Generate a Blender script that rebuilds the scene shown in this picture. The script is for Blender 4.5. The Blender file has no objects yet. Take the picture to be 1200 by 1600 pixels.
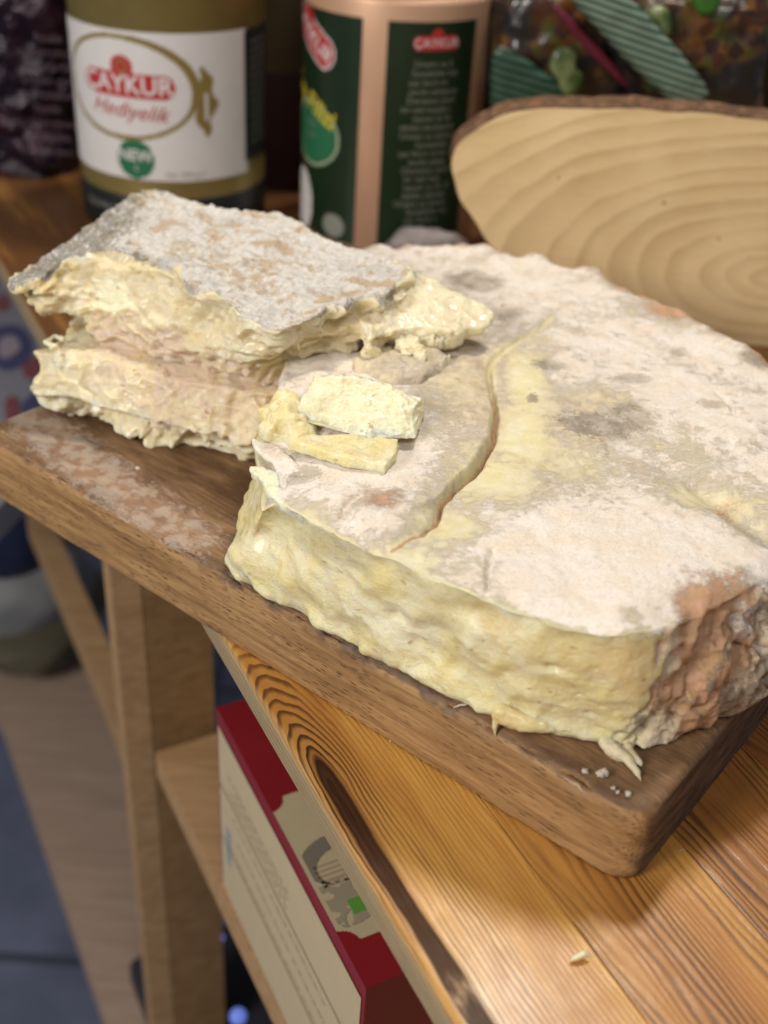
import bpy, bmesh, math, random
import numpy as np
from mathutils import Matrix, Vector
random.seed(4); RS = np.random.RandomState(7)
S = 0.01            # everything is measured in centimetres and written in metres
scene = bpy.context.scene; COL = scene.collection

# ------------------------------------------------------------------ camera, light, exposure
F = 1800.0
_d = np.array([-180, 2700, 1800.]); _Z = -_d / np.linalg.norm(_d)
_Y = np.array([0, 0, 1.]) - _Z[2] * _Z; _Y /= np.linalg.norm(_Y); _X = np.cross(_Y, _Z)
R = np.array([_X, _Y, _Z]); H = 24.0
def ray(x, y): return R @ np.array([x - 600., y - 800., F])
def at(x, y, z):                       # a point of the photograph on the level z (cm)
    r = ray(x, y); t = (z - H) / r[2]; return np.array([r[0] * t, r[1] * t, z])
def aty(x, y, Y):                      # ... on the upright plane at depth Y
    r = ray(x, y); t = Y / r[1]; return r * t + np.array([0, 0, H])

cam = bpy.data.objects.new('camera', bpy.data.cameras.new('camera')); COL.objects.link(cam)
M = Matrix(((R[0][0], -R[0][1], -R[0][2], 0), (R[1][0], -R[1][1], -R[1][2], 0), (R[2][0], -R[2][1], -R[2][2], H * S), (0, 0, 0, 1)))
cam.matrix_world = M
cam.data.sensor_fit = 'VERTICAL'; cam.data.sensor_height = 36; cam.data.lens = 40.5
cam.data.clip_start = 0.02; cam.data.clip_end = 30
cam.data.dof.use_dof = True; cam.data.dof.focus_distance = 0.38; cam.data.dof.aperture_fstop = 7.8
scene.camera = cam
w = bpy.data.worlds.new('World'); scene.world = w; w.use_nodes = True
w.node_tree.nodes['Background'].inputs[0].default_value = (0.90, 0.90, 1.0, 1)
w.node_tree.nodes['Background'].inputs[1].default_value = 0.13
def area(name, loc, tgt, size, power, col):
    l = bpy.data.lights.new(name, 'AREA'); l.shape = 'DISK'; l.size = size * S; l.energy = power; l.color = col
    o = bpy.data.objects.new(name, l); COL.objects.link(o); o.location = Vector(loc) * S
    o.rotation_euler = (Vector(tgt) - Vector(loc)).to_track_quat('-Z', 'Y').to_euler(); return o
area('ceiling_lamp', (18, 92, 120), (2, 36, 0), 18, 13.0, (1.0, 0.90, 0.76))
area('left_fill', (-85, -40, 62), (0, 33, 0), 45, 15.5, (1.0, 0.93, 0.84))  # added fill light from low left, brightens cut faces and lower goods
area('aisle_lamp', (30, -40, 130), (0, 45, 0), 50, 6.5, (1.0, 0.94, 0.85))
scene.view_settings.view_transform = 'Standard'; scene.view_settings.look = 'None'
scene.view_settings.exposure = -0.17; scene.view_settings.gamma = 1.0
scene.cycles.use_denoising = True; scene.cycles.max_bounces = 6

# ------------------------------------------------------------------ object helpers
def tag(o, label=None, cat=None, group=None, kind=None):
    if label: o['label'] = label
    if cat: o['category'] = cat
    if group: o['group'] = group
    if kind: o['kind'] = kind
    return o
def empty(name, loc, label, cat, group=None):
    o = bpy.data.objects.new(name, None); COL.objects.link(o); o.location = Vector([float(c) for c in loc]) * S
    o.empty_display_size = 0.02
    return tag(o, label, cat, group)
def mesh(name, V, Fc, mat=None, parent=None, smooth=True, attrs=None, normals=None):
    """vertices in world cm; placed relative to the parent's base"""
    V = np.asarray(V, float)
    root = parent; off = np.zeros(3)
    while root is not None: off += np.array(root.location) / S; root = root.parent
    if parent is None: off = np.array([V[:, 0].mean(), V[:, 1].mean(), V[:, 2].min()])
    me = bpy.data.meshes.new(name); me.from_pydata(((V - off) * S).tolist(), [], [list(map(int, f)) for f in Fc]); me.update()
    if smooth: me.polygons.foreach_set('use_smooth', [True] * len(me.polygons))
    for k, a in (attrs or {}).items():
        a = np.asarray(a, float)
        if a.ndim == 1:
            at_ = me.attributes.new(k, 'FLOAT', 'POINT'); at_.data.foreach_set('value', a)
        else:
            at_ = me.attributes.new(k, 'FLOAT_VECTOR', 'POINT'); at_.data.foreach_set('vector', a.ravel())
    if normals is not None:
        me.normals_split_custom_set_from_vertices(np.asarray(normals).tolist())
    if mat: me.materials.append(mat)
    o = bpy.data.objects.new(name, me); COL.objects.link(o)
    if parent is None: o.location = Vector(off) * S
    else: o.parent = parent
    return o
# ---- value noise
_T = RS.rand(64, 64, 64).astype(np.float32)
def vn(p):
    i = np.floor(p).astype(int); f = p - i; f = f * f * f * (f * (f * 6 - 15) + 10); i &= 63; j = (i + 1) & 63
    x0, y0, z0 = i.T; x1, y1, z1 = j.T; fx, fy, fz = f.T
    a = _T[x0, y0, z0] * (1 - fx) + _T[x1, y0, z0] * fx; b = _T[x0, y1, z0] * (1 - fx) + _T[x1, y1, z0] * fx
    c = _T[x0, y0, z1] * (1 - fx) + _T[x1, y0, z1] * fx; d = _T[x0, y1, z1] * (1 - fx) + _T[x1, y1, z1] * fx
    return (a * (1 - fy) + b * fy) * (1 - fz) + (c * (1 - fy) + d * fy) * fz
_q = np.linalg.qr(RS.randn(3, 3))[0]
def fbm(p, sc=1., oc=4, seed=0, gain=.5):
    """-1..1"""
    p = (np.asarray(p) @ _q) * sc + seed * 7.31 + 19.; s = 0; a = 1; t = 0
    for k in range(oc):
        s = s + a * (vn(p) * 2 - 1); t += a; a *= gain; p = (p @ _q) * 2.03 + 11.7
    return s / t
def ridge(p, sc=1., oc=4, seed=0): 
    p = (np.asarray(p) @ _q) * sc + seed * 5.77 + 31.; s = 0; a = 1; t = 0
    for k in range(oc):
        s = s + a * (1 - np.abs(vn(p) * 4 - 2)); t += a; a *= .55; p = (p @ _q) * 2.1 + 3.3
    return s / t
def sst(a, b, x): t = np.clip((x - a) / (b - a), 0, 1); return t * t * (3 - 2 * t)
def pdist(P, line):
    """distance of points P(n,2) to polyline, parameter 0..1 along it, signed side (+ left)"""
    P = P[:, :2]; best = np.full(len(P), 1e9); par = np.zeros(len(P)); side = np.zeros(len(P)); L = [np.array(q[:2]) for q in line]; n = len(L) - 1
    for k in range(n):
        a, b = L[k], L[k + 1]; ab = b - a; t = np.clip(((P - a) @ ab) / (ab @ ab), 0, 1); q = P - (a + t[:, None] * ab); d = np.hypot(q[:, 0], q[:, 1])
        m = d < best; best[m] = d[m]; par[m] = (k + t[m]) / n; side[m] = np.sign(ab[0] * q[m, 1] - ab[1] * q[m, 0])
    return best, par, side
def inside(P, poly):
    x, y = P[:, 0], P[:, 1]; r = np.zeros(len(P), bool); n = len(poly)
    for k in range(n):
        x1, y1 = poly[k][:2]; x2, y2 = poly[(k + 1) % n][:2]
        if y1 == y2: continue
        c = ((y1 > y) != (y2 > y)) & (x < (x2 - x1) * (y - y1) / (y2 - y1) + x1); r ^= c
    return r
def cat(pts, n=4):
    """closed Catmull-Rom through pts"""
    P = np.array(pts, float); m = len(P); out = []
    for i in range(m):
        a, b, c, d = P[i - 1], P[i], P[(i + 1) % m], P[(i + 2) % m]
        for k in range(n):
            t = k / n; out.append(.5 * (2 * b + (c - a) * t + (2 * a - 5 * b + 4 * c - d) * t * t + (3 * b - a - 3 * c + d) * t ** 3))
    return np.array(out)
def loft(rings):
    V = []; Fc = []; m = len(rings[0])
    for r in rings: V += [list(p) for p in r]
    for k in range(len(rings) - 1):
        for i in range(m):
            j = (i + 1) % m; Fc.append((k * m + i, k * m + j, (k + 1) * m + j, (k + 1) * m + i))
    Fc.append(tuple(range(m - 1, -1, -1))); Fc.append(tuple((len(rings) - 1) * m + i for i in range(m)))
    return V, Fc
def remesh(parts, voxel, smooth=4, fac=.5):
    """union of closed solids as one fine voxel mesh -> V (cm), quads, normals"""
    V = []; Fc = []
    for v, f in parts:
        o = len(V); V += [list(q) for q in v]; Fc += [tuple(i + o for i in q) for q in f]
    me = bpy.data.meshes.new('tmp'); me.from_pydata(V, [], Fc)
    bm = bmesh.new(); bm.from_mesh(me); bmesh.ops.recalc_face_normals(bm, faces=bm.faces); bmesh.ops.triangulate(bm, faces=bm.faces); bm.to_mesh(me); bm.free()
    ob = bpy.data.objects.new('tmp', me); COL.objects.link(ob)
    a = ob.modifiers.new('r', 'REMESH'); a.mode = 'VOXEL'; a.voxel_size = voxel; a.adaptivity = 0
    if smooth: b = ob.modifiers.new('s', 'SMOOTH'); b.iterations = smooth; b.factor = fac
    dg = bpy.context.evaluated_depsgraph_get(); ev = ob.evaluated_get(dg); m2 = ev.to_mesh()
    n = len(m2.vertices); co = np.empty(n * 3, np.float32); m2.vertices.foreach_get('co', co)
    fl = np.empty(len(m2.polygons) * 4, np.int32); m2.loops.foreach_get('vertex_index', fl)
    ev.to_mesh_clear(); bpy.data.objects.remove(ob); bpy.data.meshes.remove(me)
    return co.reshape(-1, 3).astype(float), fl.reshape(-1, 4)
def vnormals(V, Q):
    d1 = V[Q[:, 2]] - V[Q[:, 0]]; d2 = V[Q[:, 3]] - V[Q[:, 1]]; fn = np.cross(d1, d2); N = np.zeros_like(V)
    for k in range(4):
        for c in range(3): N[:, c] += np.bincount(Q[:, k], weights=fn[:, c], minlength=len(V))
    return N / (np.linalg.norm(N, axis=1, keepdims=True) + 1e-12)
def relax(V, Q, w, it):
    E = np.vstack([Q[:, [0, 1]], Q[:, [1, 2]], Q[:, [2, 3]], Q[:, [3, 0]]]); cnt = np.bincount(E[:, 0], minlength=len(V)) + np.bincount(E[:, 1], minlength=len(V)) + 1e-9
    for _ in range(it):
        A = np.zeros_like(V)
        for c in range(3): A[:, c] = (np.bincount(E[:, 0], weights=V[E[:, 1], c], minlength=len(V)) + np.bincount(E[:, 1], weights=V[E[:, 0], c], minlength=len(V))) / cnt
        V = V + (A - V) * w[:, None]
    return V
def submesh(V, Q, mask, attrs, N):
    q = Q[mask]; u, inv = np.unique(q, return_inverse=True)
    return V[u], inv.reshape(-1, 4), {k: a[u] for k, a in attrs.items()}, N[u]
def box(c, s, rz=0, bev=0.0, seg=2):
    """bevelled box; c = centre of base"""
    bm = bmesh.new(); bmesh.ops.create_cube(bm, size=1)
    for v in bm.verts: v.co = Vector((v.co.x * s[0], v.co.y * s[1], (v.co.z + .5) * s[2]))
    if bev: bmesh.ops.bevel(bm, geom=bm.edges[:] , offset=bev, segments=seg, affect='EDGES', profile=.6)
    m = Matrix.Translation(Vector([float(q) for q in c])) @ Matrix.Rotation(rz, 4, 'Z'); bm.transform(m); bm.verts.ensure_lookup_table()
    V = [list(v.co) for v in bm.verts]; Fc = [[v.index for v in f.verts] for f in bm.faces]; bm.free(); return V, Fc
def merge(*ps):
    V = []; Fc = []
    for v, f in ps:
        o = len(V); V += [list(q) for q in v]; Fc += [tuple(i + o for i in q) for q in f]
    return V, Fc
def lathe(prof, c, n=96):
    V = []; Fc = []
    for r, z in prof:
        for k in range(n): a = 2 * math.pi * k / n; V.append((c[0] + r * math.cos(a), c[1] + r * math.sin(a), c[2] + z))
    for i in range(len(prof) - 1):
        for k in range(n): j = (k + 1) % n; Fc.append((i * n + k, i * n + j, (i + 1) * n + j, (i + 1) * n + k))
    return V, Fc

# ------------------------------------------------------------------ material helpers
class NM:
    def __init__(s, name, scale=100.):
        s.m = bpy.data.materials.new(name); s.m.use_nodes = True; s.t = s.m.node_tree; s.n = s.t.nodes; s.b = s.n['Principled BSDF']; s.out = s.n['Material Output']
        tc = s.n.new('ShaderNodeTexCoord'); s.co = s.vm('SCALE', tc.outputs['Object'], sc=scale)
    def L(s, a, i):
        if isinstance(a, (int, float)): i.default_value = a
        elif isinstance(a, (tuple, list)): i.default_value = tuple(a) if len(i.default_value) == len(a) else tuple(a) + (1,)
        else: s.t.links.new(a, i)
    def vm(s, op, a, b=None, sc=None):
        n = s.n.new('ShaderNodeVectorMath'); n.operation = op; s.L(a, n.inputs[0])
        if b is not None: s.L(b, n.inputs[1])
        if sc is not None: s.L(sc, n.inputs['Scale'])
        return n.outputs[0]
    def mul(s, v, k): return s.vm('MULTIPLY', v, k)
    def noise(s, sc, det=4, rough=.55, dist=0, v=None, out=0):
        n = s.n.new('ShaderNodeTexNoise'); s.L(v if v is not None else s.co, n.inputs['Vector']); n.inputs['Scale'].default_value = sc
        n.inputs['Detail'].default_value = det; n.inputs['Roughness'].default_value = rough; n.inputs['Distortion'].default_value = dist; return n.outputs[out]
    def voro(s, sc, v=None, feat='F1', out='Distance'):
        n = s.n.new('ShaderNodeTexVoronoi'); n.feature = feat; s.L(v if v is not None else s.co, n.inputs['Vector']); n.inputs['Scale'].default_value = sc; return n.outputs[out]
    def ma(s, op, a, b=0., c=None, clamp=False):
        n = s.n.new('ShaderNodeMath'); n.operation = op; n.use_clamp = clamp; s.L(a, n.inputs[0]); s.L(b, n.inputs[1])
        if c is not None: s.L(c, n.inputs[2])
        return n.outputs[0]
    def rng(s, x, a, b, c=0., d=1., smooth=True):
        n = s.n.new('ShaderNodeMapRange'); n.interpolation_type = 'SMOOTHSTEP' if smooth else 'LINEAR'; s.L(x, n.inputs[0])
        for k, v in zip((1, 2, 3, 4), (a, b, c, d)): s.L(v, n.inputs[k])
        return n.outputs[0]
    def mix(s, f, a, b):
        n = s.n.new('ShaderNodeMix'); n.data_type = 'RGBA'; s.L(f, n.inputs[0]); s.L(a, n.inputs[6]); s.L(b, n.inputs[7]); return n.outputs[2]
    def ramp(s, f, stops):
        n = s.n.new('ShaderNodeValToRGB'); s.L(f, n.inputs[0]); e = n.color_ramp.elements
        while len(e) < len(stops): e.new(.5)
        for k, (p, c) in enumerate(stops): e[k].position = p; e[k].color = tuple(c) + (1,)
        return n.outputs[0]
    def attr(s, name, out='Fac'):
        n = s.n.new('ShaderNodeAttribute'); n.attribute_name = name; return n.outputs[out]
    def sep(s, v):
        n = s.n.new('ShaderNodeSeparateXYZ'); s.L(v, n.inputs[0]); return n.outputs
    def comb(s, x, y, z):
        n = s.n.new('ShaderNodeCombineXYZ'); s.L(x, n.inputs[0]); s.L(y, n.inputs[1]); s.L(z, n.inputs[2]); return n.outputs[0]
    def bump(s, h, dist=.01, strength=1., prev=None):
        n = s.n.new('ShaderNodeBump'); n.inputs['Strength'].default_value = strength; n.inputs['Distance'].default_value = dist * S; s.L(h, n.inputs['Height'])
        if prev is not None: s.t.links.new(prev, n.inputs['Normal'])
        s.t.links.new(n.outputs[0], s.b.inputs['Normal']); return n.outputs[0]
    def set(s, **k):
        mp = dict(col='Base Color', rough='Roughness', metal='Metallic', sss='Subsurface Weight', sssr='Subsurface Radius', ssss='Subsurface Scale', coat='Coat Weight', coatr='Coat Roughness', spec='Specular IOR Level', em='Emission Color', ems='Emission Strength', alpha='Alpha')
        for a, v in k.items(): s.L(v, s.b.inputs[mp[a]])
        return s
def flat(name, col, rough=.5, metal=0., var=.12, coat=0.):
    m = NM(name); n = m.noise(.8, 4); c2 = tuple(c * (1 - var) for c in col)
    m.set(col=m.mix(n, col, c2), rough=rough, metal=metal, coat=coat); m.bump(m.noise(6, 3), .01, .4); return m.m

# ================================================================== materials
def mat_rind(name, powder_col, tan, grey_col, dark=False):
    m = NM(name)
    pw = m.attr('powder'); gr = m.rng(m.attr('grey'), .18, .85, 0, .95); ye = m.attr('yellow'); pk = m.attr('pink')
    wide = m.noise(.55, 5, .6); mid = m.noise(2.2, 6, .68, .6); fine = m.noise(9, 5, .7); spk = m.noise(26, 3, .6)
    flake = m.noise(5.5, 6, .75, 1.2, v=m.mul(m.co, (.7, 1.2, 1)))
    base = m.mix(m.rng(mid, .35, .65), tan, tuple(c * .80 for c in tan))
    base = m.mix(m.rng(m.noise(1.1, 5, .6), .5, .68), base, (.60, .45, .27) if not dark else (.54, .37, .18))
    # bare yellow paste showing
    ycol = m.mix(m.rng(m.noise(1.3, 4), .35, .65), (.79, .71, .42), (.83, .775, .55))
    base = m.mix(m.ma('ADD', ye, m.ma('MULTIPLY', m.ma('SUBTRACT', flake, .5), m.rng(ye, .02, .5, 0, 1.2)), clamp=True), base, ycol)
    # pink
    pcol = m.mix(m.rng(mid, .35, .6), (.63, .37, .25), (.50, .31, .165))
    base = m.mix(m.rng(m.ma('ADD', pk, m.ma('MULTIPLY', m.ma('SUBTRACT', fine, .5), .8)), .3, .7), base, pcol)
    # grey mould
    g = m.rng(m.ma('ADD', gr, m.ma('MULTIPLY', m.ma('ADD', m.ma('SUBTRACT', flake, .5), m.ma('MULTIPLY', m.ma('SUBTRACT', fine, .5), .7)), 2.3)), .52, .70)
    base = m.mix(m.ma('MULTIPLY', g, .80), base, grey_col)
    # powder bloom: broken flakes
    q = m.ma('ADD', m.ma('MULTIPLY', wide, .30), m.ma('ADD', m.ma('MULTIPLY', mid, .34), m.ma('MULTIPLY', flake, .36)))
    q = m.ma('ADD', m.ma('MULTIPLY', m.ma('SUBTRACT', q, .5), 2.6), pw)
    q = m.rng(q, .30, .72)
    q2 = m.ma('MULTIPLY', q, m.rng(fine, .32, .56, .50, 1.0))
    pc = m.mix(m.rng(m.noise(.9, 4), .4, .62), powder_col, tuple(c * k for c, k in zip(powder_col, (.97, .92, .86))))
    col = m.mix(m.ma('MULTIPLY', q2, m.ma('SUBTRACT', 1., m.ma('MULTIPLY', g, .55))), base, pc)
    col = m.mix(m.rng(spk, .62, .72, 0, .5), col, (.42, .32, .21))
    wet = m.rng(m.ma('SUBTRACT', 1., q), .2, .9)
    m.set(col=col, rough=m.rng(wet, 0, 1, .82, .46), sss=.12, sssr=(.9, .6, .3), ssss=.0022, spec=.35)
    if dark:
        a = m.bump(m.ma('ADD', m.ma('MULTIPLY', m.noise(4.2, 6, .78, .8), 1.4), m.ma('MULTIPLY', fine, .7)), .11, .9)
        gg = m.attr('grey'); sp = m.ma('ADD', m.ma('MULTIPLY', m.noise(3.6, 6, .8, .5), .6), m.ma('MULTIPLY', m.noise(13, 4, .7), .4))
        wt = m.mix(m.rng(m.noise(5, 5, .7), .38, .6), (.79, .75, .69), (.90, .88, .84))
        oc = m.rng(m.ma('ADD', m.noise(1.0, 6, .72), m.ma('MULTIPLY', m.attr('pink'), .16)), .50, .63, 0, .75); wt = m.mix(m.rng(m.noise(.45, 5, .65), .50, .64, 0, .55), wt, (.62, .61, .58))
        col = m.mix(oc, wt, (.60, .43, .24))
        dk = m.rng(m.ma('ADD', sp, m.ma('MULTIPLY', gg, .19)), .590, .650, 0, .80)
        col = m.mix(dk, col, m.mix(m.rng(m.noise(1.5), .4, .6), (.21, .175, .125), (.25, .26, .26)))
        col = m.mix(m.ma('MULTIPLY', ye, .45, clamp=True), col, (.76, .66, .40)); m.set(col=col)
    else: a = m.bump(m.ma('ADD', m.ma('MULTIPLY', q, .7), m.ma('MULTIPLY', fine, .6)), .07, .85)
    m.bump(m.ma('ADD', spk, m.noise(14, 5, .75)), .030, .8, a)
    return m.m
MR = mat_rind('wheel_rind', (.87, .815, .76), (.72, .60, .455), (.27, .225, .17))
MRC = mat_rind('chunk_rind', (.80, .775, .74), (.58, .47, .33), (.19, .18, .165), 1)

def mat_paste(name, yel, pale, tan):
    m = NM(name); am = m.attr('amber'); tn = m.attr('tan'); pl = m.attr('pale')
    n1 = m.noise(.7, 5, .6, .5); n2 = m.noise(2.6, 6, .65, .8); n3 = m.noise(9, 5, .7)
    c = m.mix(m.rng(n1, .35, .68), yel, pale)
    c = m.mix(m.rng(m.ma('ADD', tn, m.ma('MULTIPLY', m.ma('SUBTRACT', n2, .5), 1.3)), .3, .75), c, tan)
    c = m.mix(m.rng(m.ma('ADD', pl, m.ma('MULTIPLY', m.ma('SUBTRACT', n2, .5), 1.2)), .4, .8), c, (.86, .82, .60))
    c = m.mix(m.rng(m.ma('ADD', am, m.ma('MULTIPLY', m.ma('SUBTRACT', n2, .5), 1.1)), .35, .85), c, (.76, .61, .31))
    c = m.mix(m.rng(n3, .58, .72, 0, .25), c, (.68, .56, .30))
    m.set(col=c, rough=m.rng(m.noise(1.1, 5, .65), .38, .62, .20, .60), sss=.62, sssr=(1.0, .66, .30), ssss=.0060, spec=.5, coat=m.rng(m.noise(.8, 4, .6), .42, .6, 0., .45), coatr=.16)
    fibv = m.mul(m.co, (1.6, 1.6, 4.5)); fbn = m.noise(1., 5, .65, .8, v=fibv)
    c = m.mix(m.rng(fbn, .52, .68, 0, .35), c, (.87, .82, .62)); c = m.mix(m.rng(fbn, .46, .34, 0, .35), c, (.72, .56, .29))
    vo = m.voro(1.5, v=m.mul(m.vm('ADD', m.co, m.mul(m.noise(1.2, 2, out=1), (.5, .5, .5))), (1, 1, 2.1)))
    hole = m.ma('MULTIPLY', m.rng(vo, .10, .17, 1, 0), m.rng(m.noise(.5, 2), .46, .58))
    c = m.mix(m.ma('MULTIPLY', hole, .55), c, (.50, .36, .13)); m.set(col=c)
    a = m.bump(m.ma('SUBTRACT', m.ma('ADD', m.ma('MULTIPLY', fbn, .6), m.noise(2.2, 5, .6, .9)), m.ma('MULTIPLY', hole, 1.2)), .14, .65); m.bump(m.noise(13, 5, .7), .03, .7, a)
    return m.m
MP = mat_paste('cheese_paste', (.78, .675, .32), (.85, .79, .55), (.74, .58, .36))
MPC = mat_paste('chunk_paste', (.76, .65, .41), (.84, .765, .57), (.69, .545, .42))

def mat_board():
    m = NM('board_wood'); 
    uv = m.attr('buv', 'Vector'); x, y, z = m.sep(uv)      # u along the board, v across, w up
    n = m.attr('up')                                       # 1 on the top face, 0 on the sides
    ch = m.attr('chalk'); endg = m.attr('endgrain')
    st = m.noise(1., 6, .6, .3, v=m.mul(uv, (.22, 2.6, 2.6)))
    st2 = m.noise(1., 5, .7, v=m.mul(uv, (.5, 9, 9)))
    wood = m.ramp(st, [(.28, (.20, .108, .042)), (.47, (.34, .195, .082)), (.60, (.45, .27, .118)), (.75, (.31, .175, .070))])
    wood = m.mix(m.rng(st2, .42, .66, 0, .45), wood, (.165, .086, .040))
    # pores: short dark dashes
    pv = m.mul(uv, (1.9, 11, 11)); pores = m.ma('MULTIPLY', m.rng(m.voro(1., pv), .20, .34, 1, 0), m.rng(m.noise(.9, 3, .6, v=m.mul(uv, (.35, 1, 1.2))), .40, .55))
    wood = m.mix(m.ma('MULTIPLY', pores, .68), wood, (.055, .022, .010))
    top = m.mix(m.rng(m.noise(.35, 5, .6, v=m.mul(uv, (.8, 2.2, 1))), .36, .62), (.115, .058, .028), (.27, .155, .072))
    top = m.mix(m.rng(st2, .40, .64, 0, .6), top, (.075, .040, .024))
    scr = m.rng(m.noise(1, 3, .6, v=m.mul(m.vm('ADD', uv, m.mul(m.noise(.5, 2, out=1), (0, .6, 0))), (.35, 22, 1))), .64, .70)
    scr2 = m.rng(m.noise(1, 3, .6, v=m.mul(m.comb(m.ma('ADD', x, m.ma('MULTIPLY', y, .8)), m.ma('SUBTRACT', y, m.ma('MULTIPLY', x, .35)), 0.), (.5, 18, 1))), .665, .71)
    top = m.mix(m.ma('MULTIPLY', m.ma('MAXIMUM', scr, scr2), .7), top, (.50, .36, .22))
    c = m.mix(n, wood, top)
    cn = m.ma('ADD', ch, m.ma('MULTIPLY', m.ma('SUBTRACT', m.noise(2.6, 7, .75, 1.2, v=m.mul(uv, (.7, 1.3, 1))), .5), 1.7))
    ck = m.rng(cn, .44, .86)
    c = m.mix(m.ma('MULTIPLY', ck, .46), c, m.mix(m.rng(m.noise(1.6, 4), .44, .6), (.58, .50, .43), (.37, .24, .165)))
    eg = m.mix(m.rng(m.noise(1., 6, .65, v=m.mul(uv, (2.2, .5, 3.2))), .38, .64), (.050, .036, .030), (.155, .110, .082))
    c = m.mix(endg, c, eg)
    m.set(col=c, rough=m.rng(m.noise(2, 5), .3, .7, .46, .66), spec=.38)
    a = m.bump(m.ma('ADD', m.ma('MULTIPLY', st2, .6), m.ma('MULTIPLY', ck, .7)), .045, .6)
    m.bump(m.ma('ADD', m.ma('MULTIPLY', pores, -1.), m.noise(12, 4, .7)), .022, .6, a)
    return m.m
MB = mat_board()

UAP = -8.3
def mat_counter():
    m = NM('burnt_pine'); uv = m.attr('puv', 'Vector'); u, v, p = m.sep(uv); side = m.attr('side')
    wv = m.vm('ADD', m.mul(uv, (.045, .35, 0)), m.comb(0., 0., m.ma('MULTIPLY', p, 7.3)))
    warp = m.ma('SUBTRACT', m.noise(1., 3, .5, v=wv), .5)
    warp2 = m.ma('SUBTRACT', m.noise(1., 3, .5, v=m.vm('ADD', m.mul(uv, (.28, .9, 0)), m.comb(0., 0., m.ma('MULTIPLY', p, 3.1)))), .5)
    # plank 0: bullet shaped rings round a burnt core (apex on the plank), others: long lines
    du = m.ma('MINIMUM', m.ma('SUBTRACT', u, UAP), 0.)
    vc = m.ma('ADD', .58, m.ma('MULTIPLY', m.ma('SUBTRACT', u, UAP), .010))
    dv = m.ma('SUBTRACT', v, vc)
    dd = m.ma('SQRT', m.ma('ADD', m.ma('MULTIPLY', dv, dv), m.ma('MULTIPLY', m.ma('MULTIPLY', du, du), .065)))
    g0 = m.ma('ADD', dd, m.ma('MULTIPLY', warp2, .42))
    g1 = m.ma('ADD', m.ma('ADD', v, m.ma('MULTIPLY', warp, 3.2)), m.ma('MULTIPLY', warp2, .30))
    is0 = m.ma('LESS_THAN', p, .5)
    g = m.ma('ADD', m.ma('MULTIPLY', is0, g0), m.ma('MULTIPLY', m.ma('SUBTRACT', 1., is0), g1))
    vfade = m.ma('MAXIMUM', m.ma('SUBTRACT', 1., is0), m.rng(dd, 1.3, 2.6, 1., .30))
    fr = m.ma('FRACT', m.ma('ADD', m.ma('MULTIPLY', g, m.ma('ADD', 3.9, m.ma('MULTIPLY', is0, 2.1))), .35))
    line = m.ma('MULTIPLY', m.rng(fr, .35, .80), m.rng(fr, .90, 1.0, 1, 0))       # late wood: slow rise, sharp edge
    lw = m.rng(m.noise(1, 3, .6, v=m.vm('ADD', m.mul(uv, (.07, .75, 0)), m.comb(0., 0., m.ma('MULTIPLY', p, 4.4)))), .38, .56, .06, 1.); lw = m.ma('MULTIPLY', lw, vfade)
    burn_shade = m.rng(m.noise(1., 4, .6, v=m.vm('ADD', m.mul(uv, (.12, .38, 0)), m.comb(3., 0., m.ma('MULTIPLY', p, 2.7)))), .40, .60); burn_shade = m.ma('MULTIPLY', burn_shade, m.rng(p, .9, 2., .6, 1.)); burn_shade = m.ma('MAXIMUM', burn_shade, m.rng(u, -30., -45., 0., .9))  # scorch, plus shade painted in as darker lines at the far end
    burn_shade = m.ma('MAXIMUM', burn_shade, m.ma('MULTIPLY', is0, m.rng(dd, .3, 1.5, 1., 0.)))
    core = m.ma('MULTIPLY', is0, m.rng(g0, .26, .40, 1, 0))
    core = m.ma('MULTIPLY', core, m.rng(m.noise(1., 4, .6, v=m.mul(uv, (.25, .6, 0))), .28, .46))
    pal = m.mix(m.rng(m.noise(.3, 3, .5, v=m.mul(uv, (.3, 1.6, 1))), .35, .65), (.60, .325, .070), (.42, .185, .038))
    tone = m.rng(m.ma('FRACT', m.ma('MULTIPLY', p, .618)), 0, 1, .0, .55)
    pal = m.mix(tone, pal, (.36, .14, .034)); pal = m.mix(m.ma('MULTIPLY', m.rng(p, 1.5, 2.5), .85), pal, (.24, .085, .025))
    fib = m.noise(1., 4, .7, v=m.mul(uv, (.6, 22, 1))); pal = m.mix(m.rng(fib, .35, .7, 0, .4), pal, (.34, .15, .038))
    lc = m.mix(burn_shade, (.15, .052, .013), (.030, .010, .005))
    c = m.mix(m.ma('MULTIPLY', line, m.ma('MULTIPLY', lw, m.rng(burn_shade, 0, 1, .80, 1.))), pal, lc)
    c = m.mix(m.ma('MULTIPLY', m.ma('MULTIPLY', burn_shade, m.ma('SUBTRACT', 1., is0)), .35), c, (.20, .070, .018))
    c = m.mix(m.ma('MULTIPLY', m.rng(u, -24., -42.), m.rng(m.noise(1., 4, .6, v=m.mul(uv, (.06, .5, 0))), .3, .5, .5, .95)), c, (.10, .042, .014))  # far end of the worktop darkened in colour to stand for shade
    c = m.mix(m.ma('MULTIPLY', core, .95), c, (.035, .012, .006))
    fs = m.ma('FRACT', m.ma('ADD', m.ma('MULTIPLY', v, 4.3), m.ma('MULTIPLY', warp2, 2.)))
    sd = m.mix(m.rng(fs, .4, .95), (.44, .34, .19), (.30, .22, .12))
    c = m.mix(side, c, m.mix(m.rng(fib, .4, .6, 0, .4), sd, (.24, .17, .095)))
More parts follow.
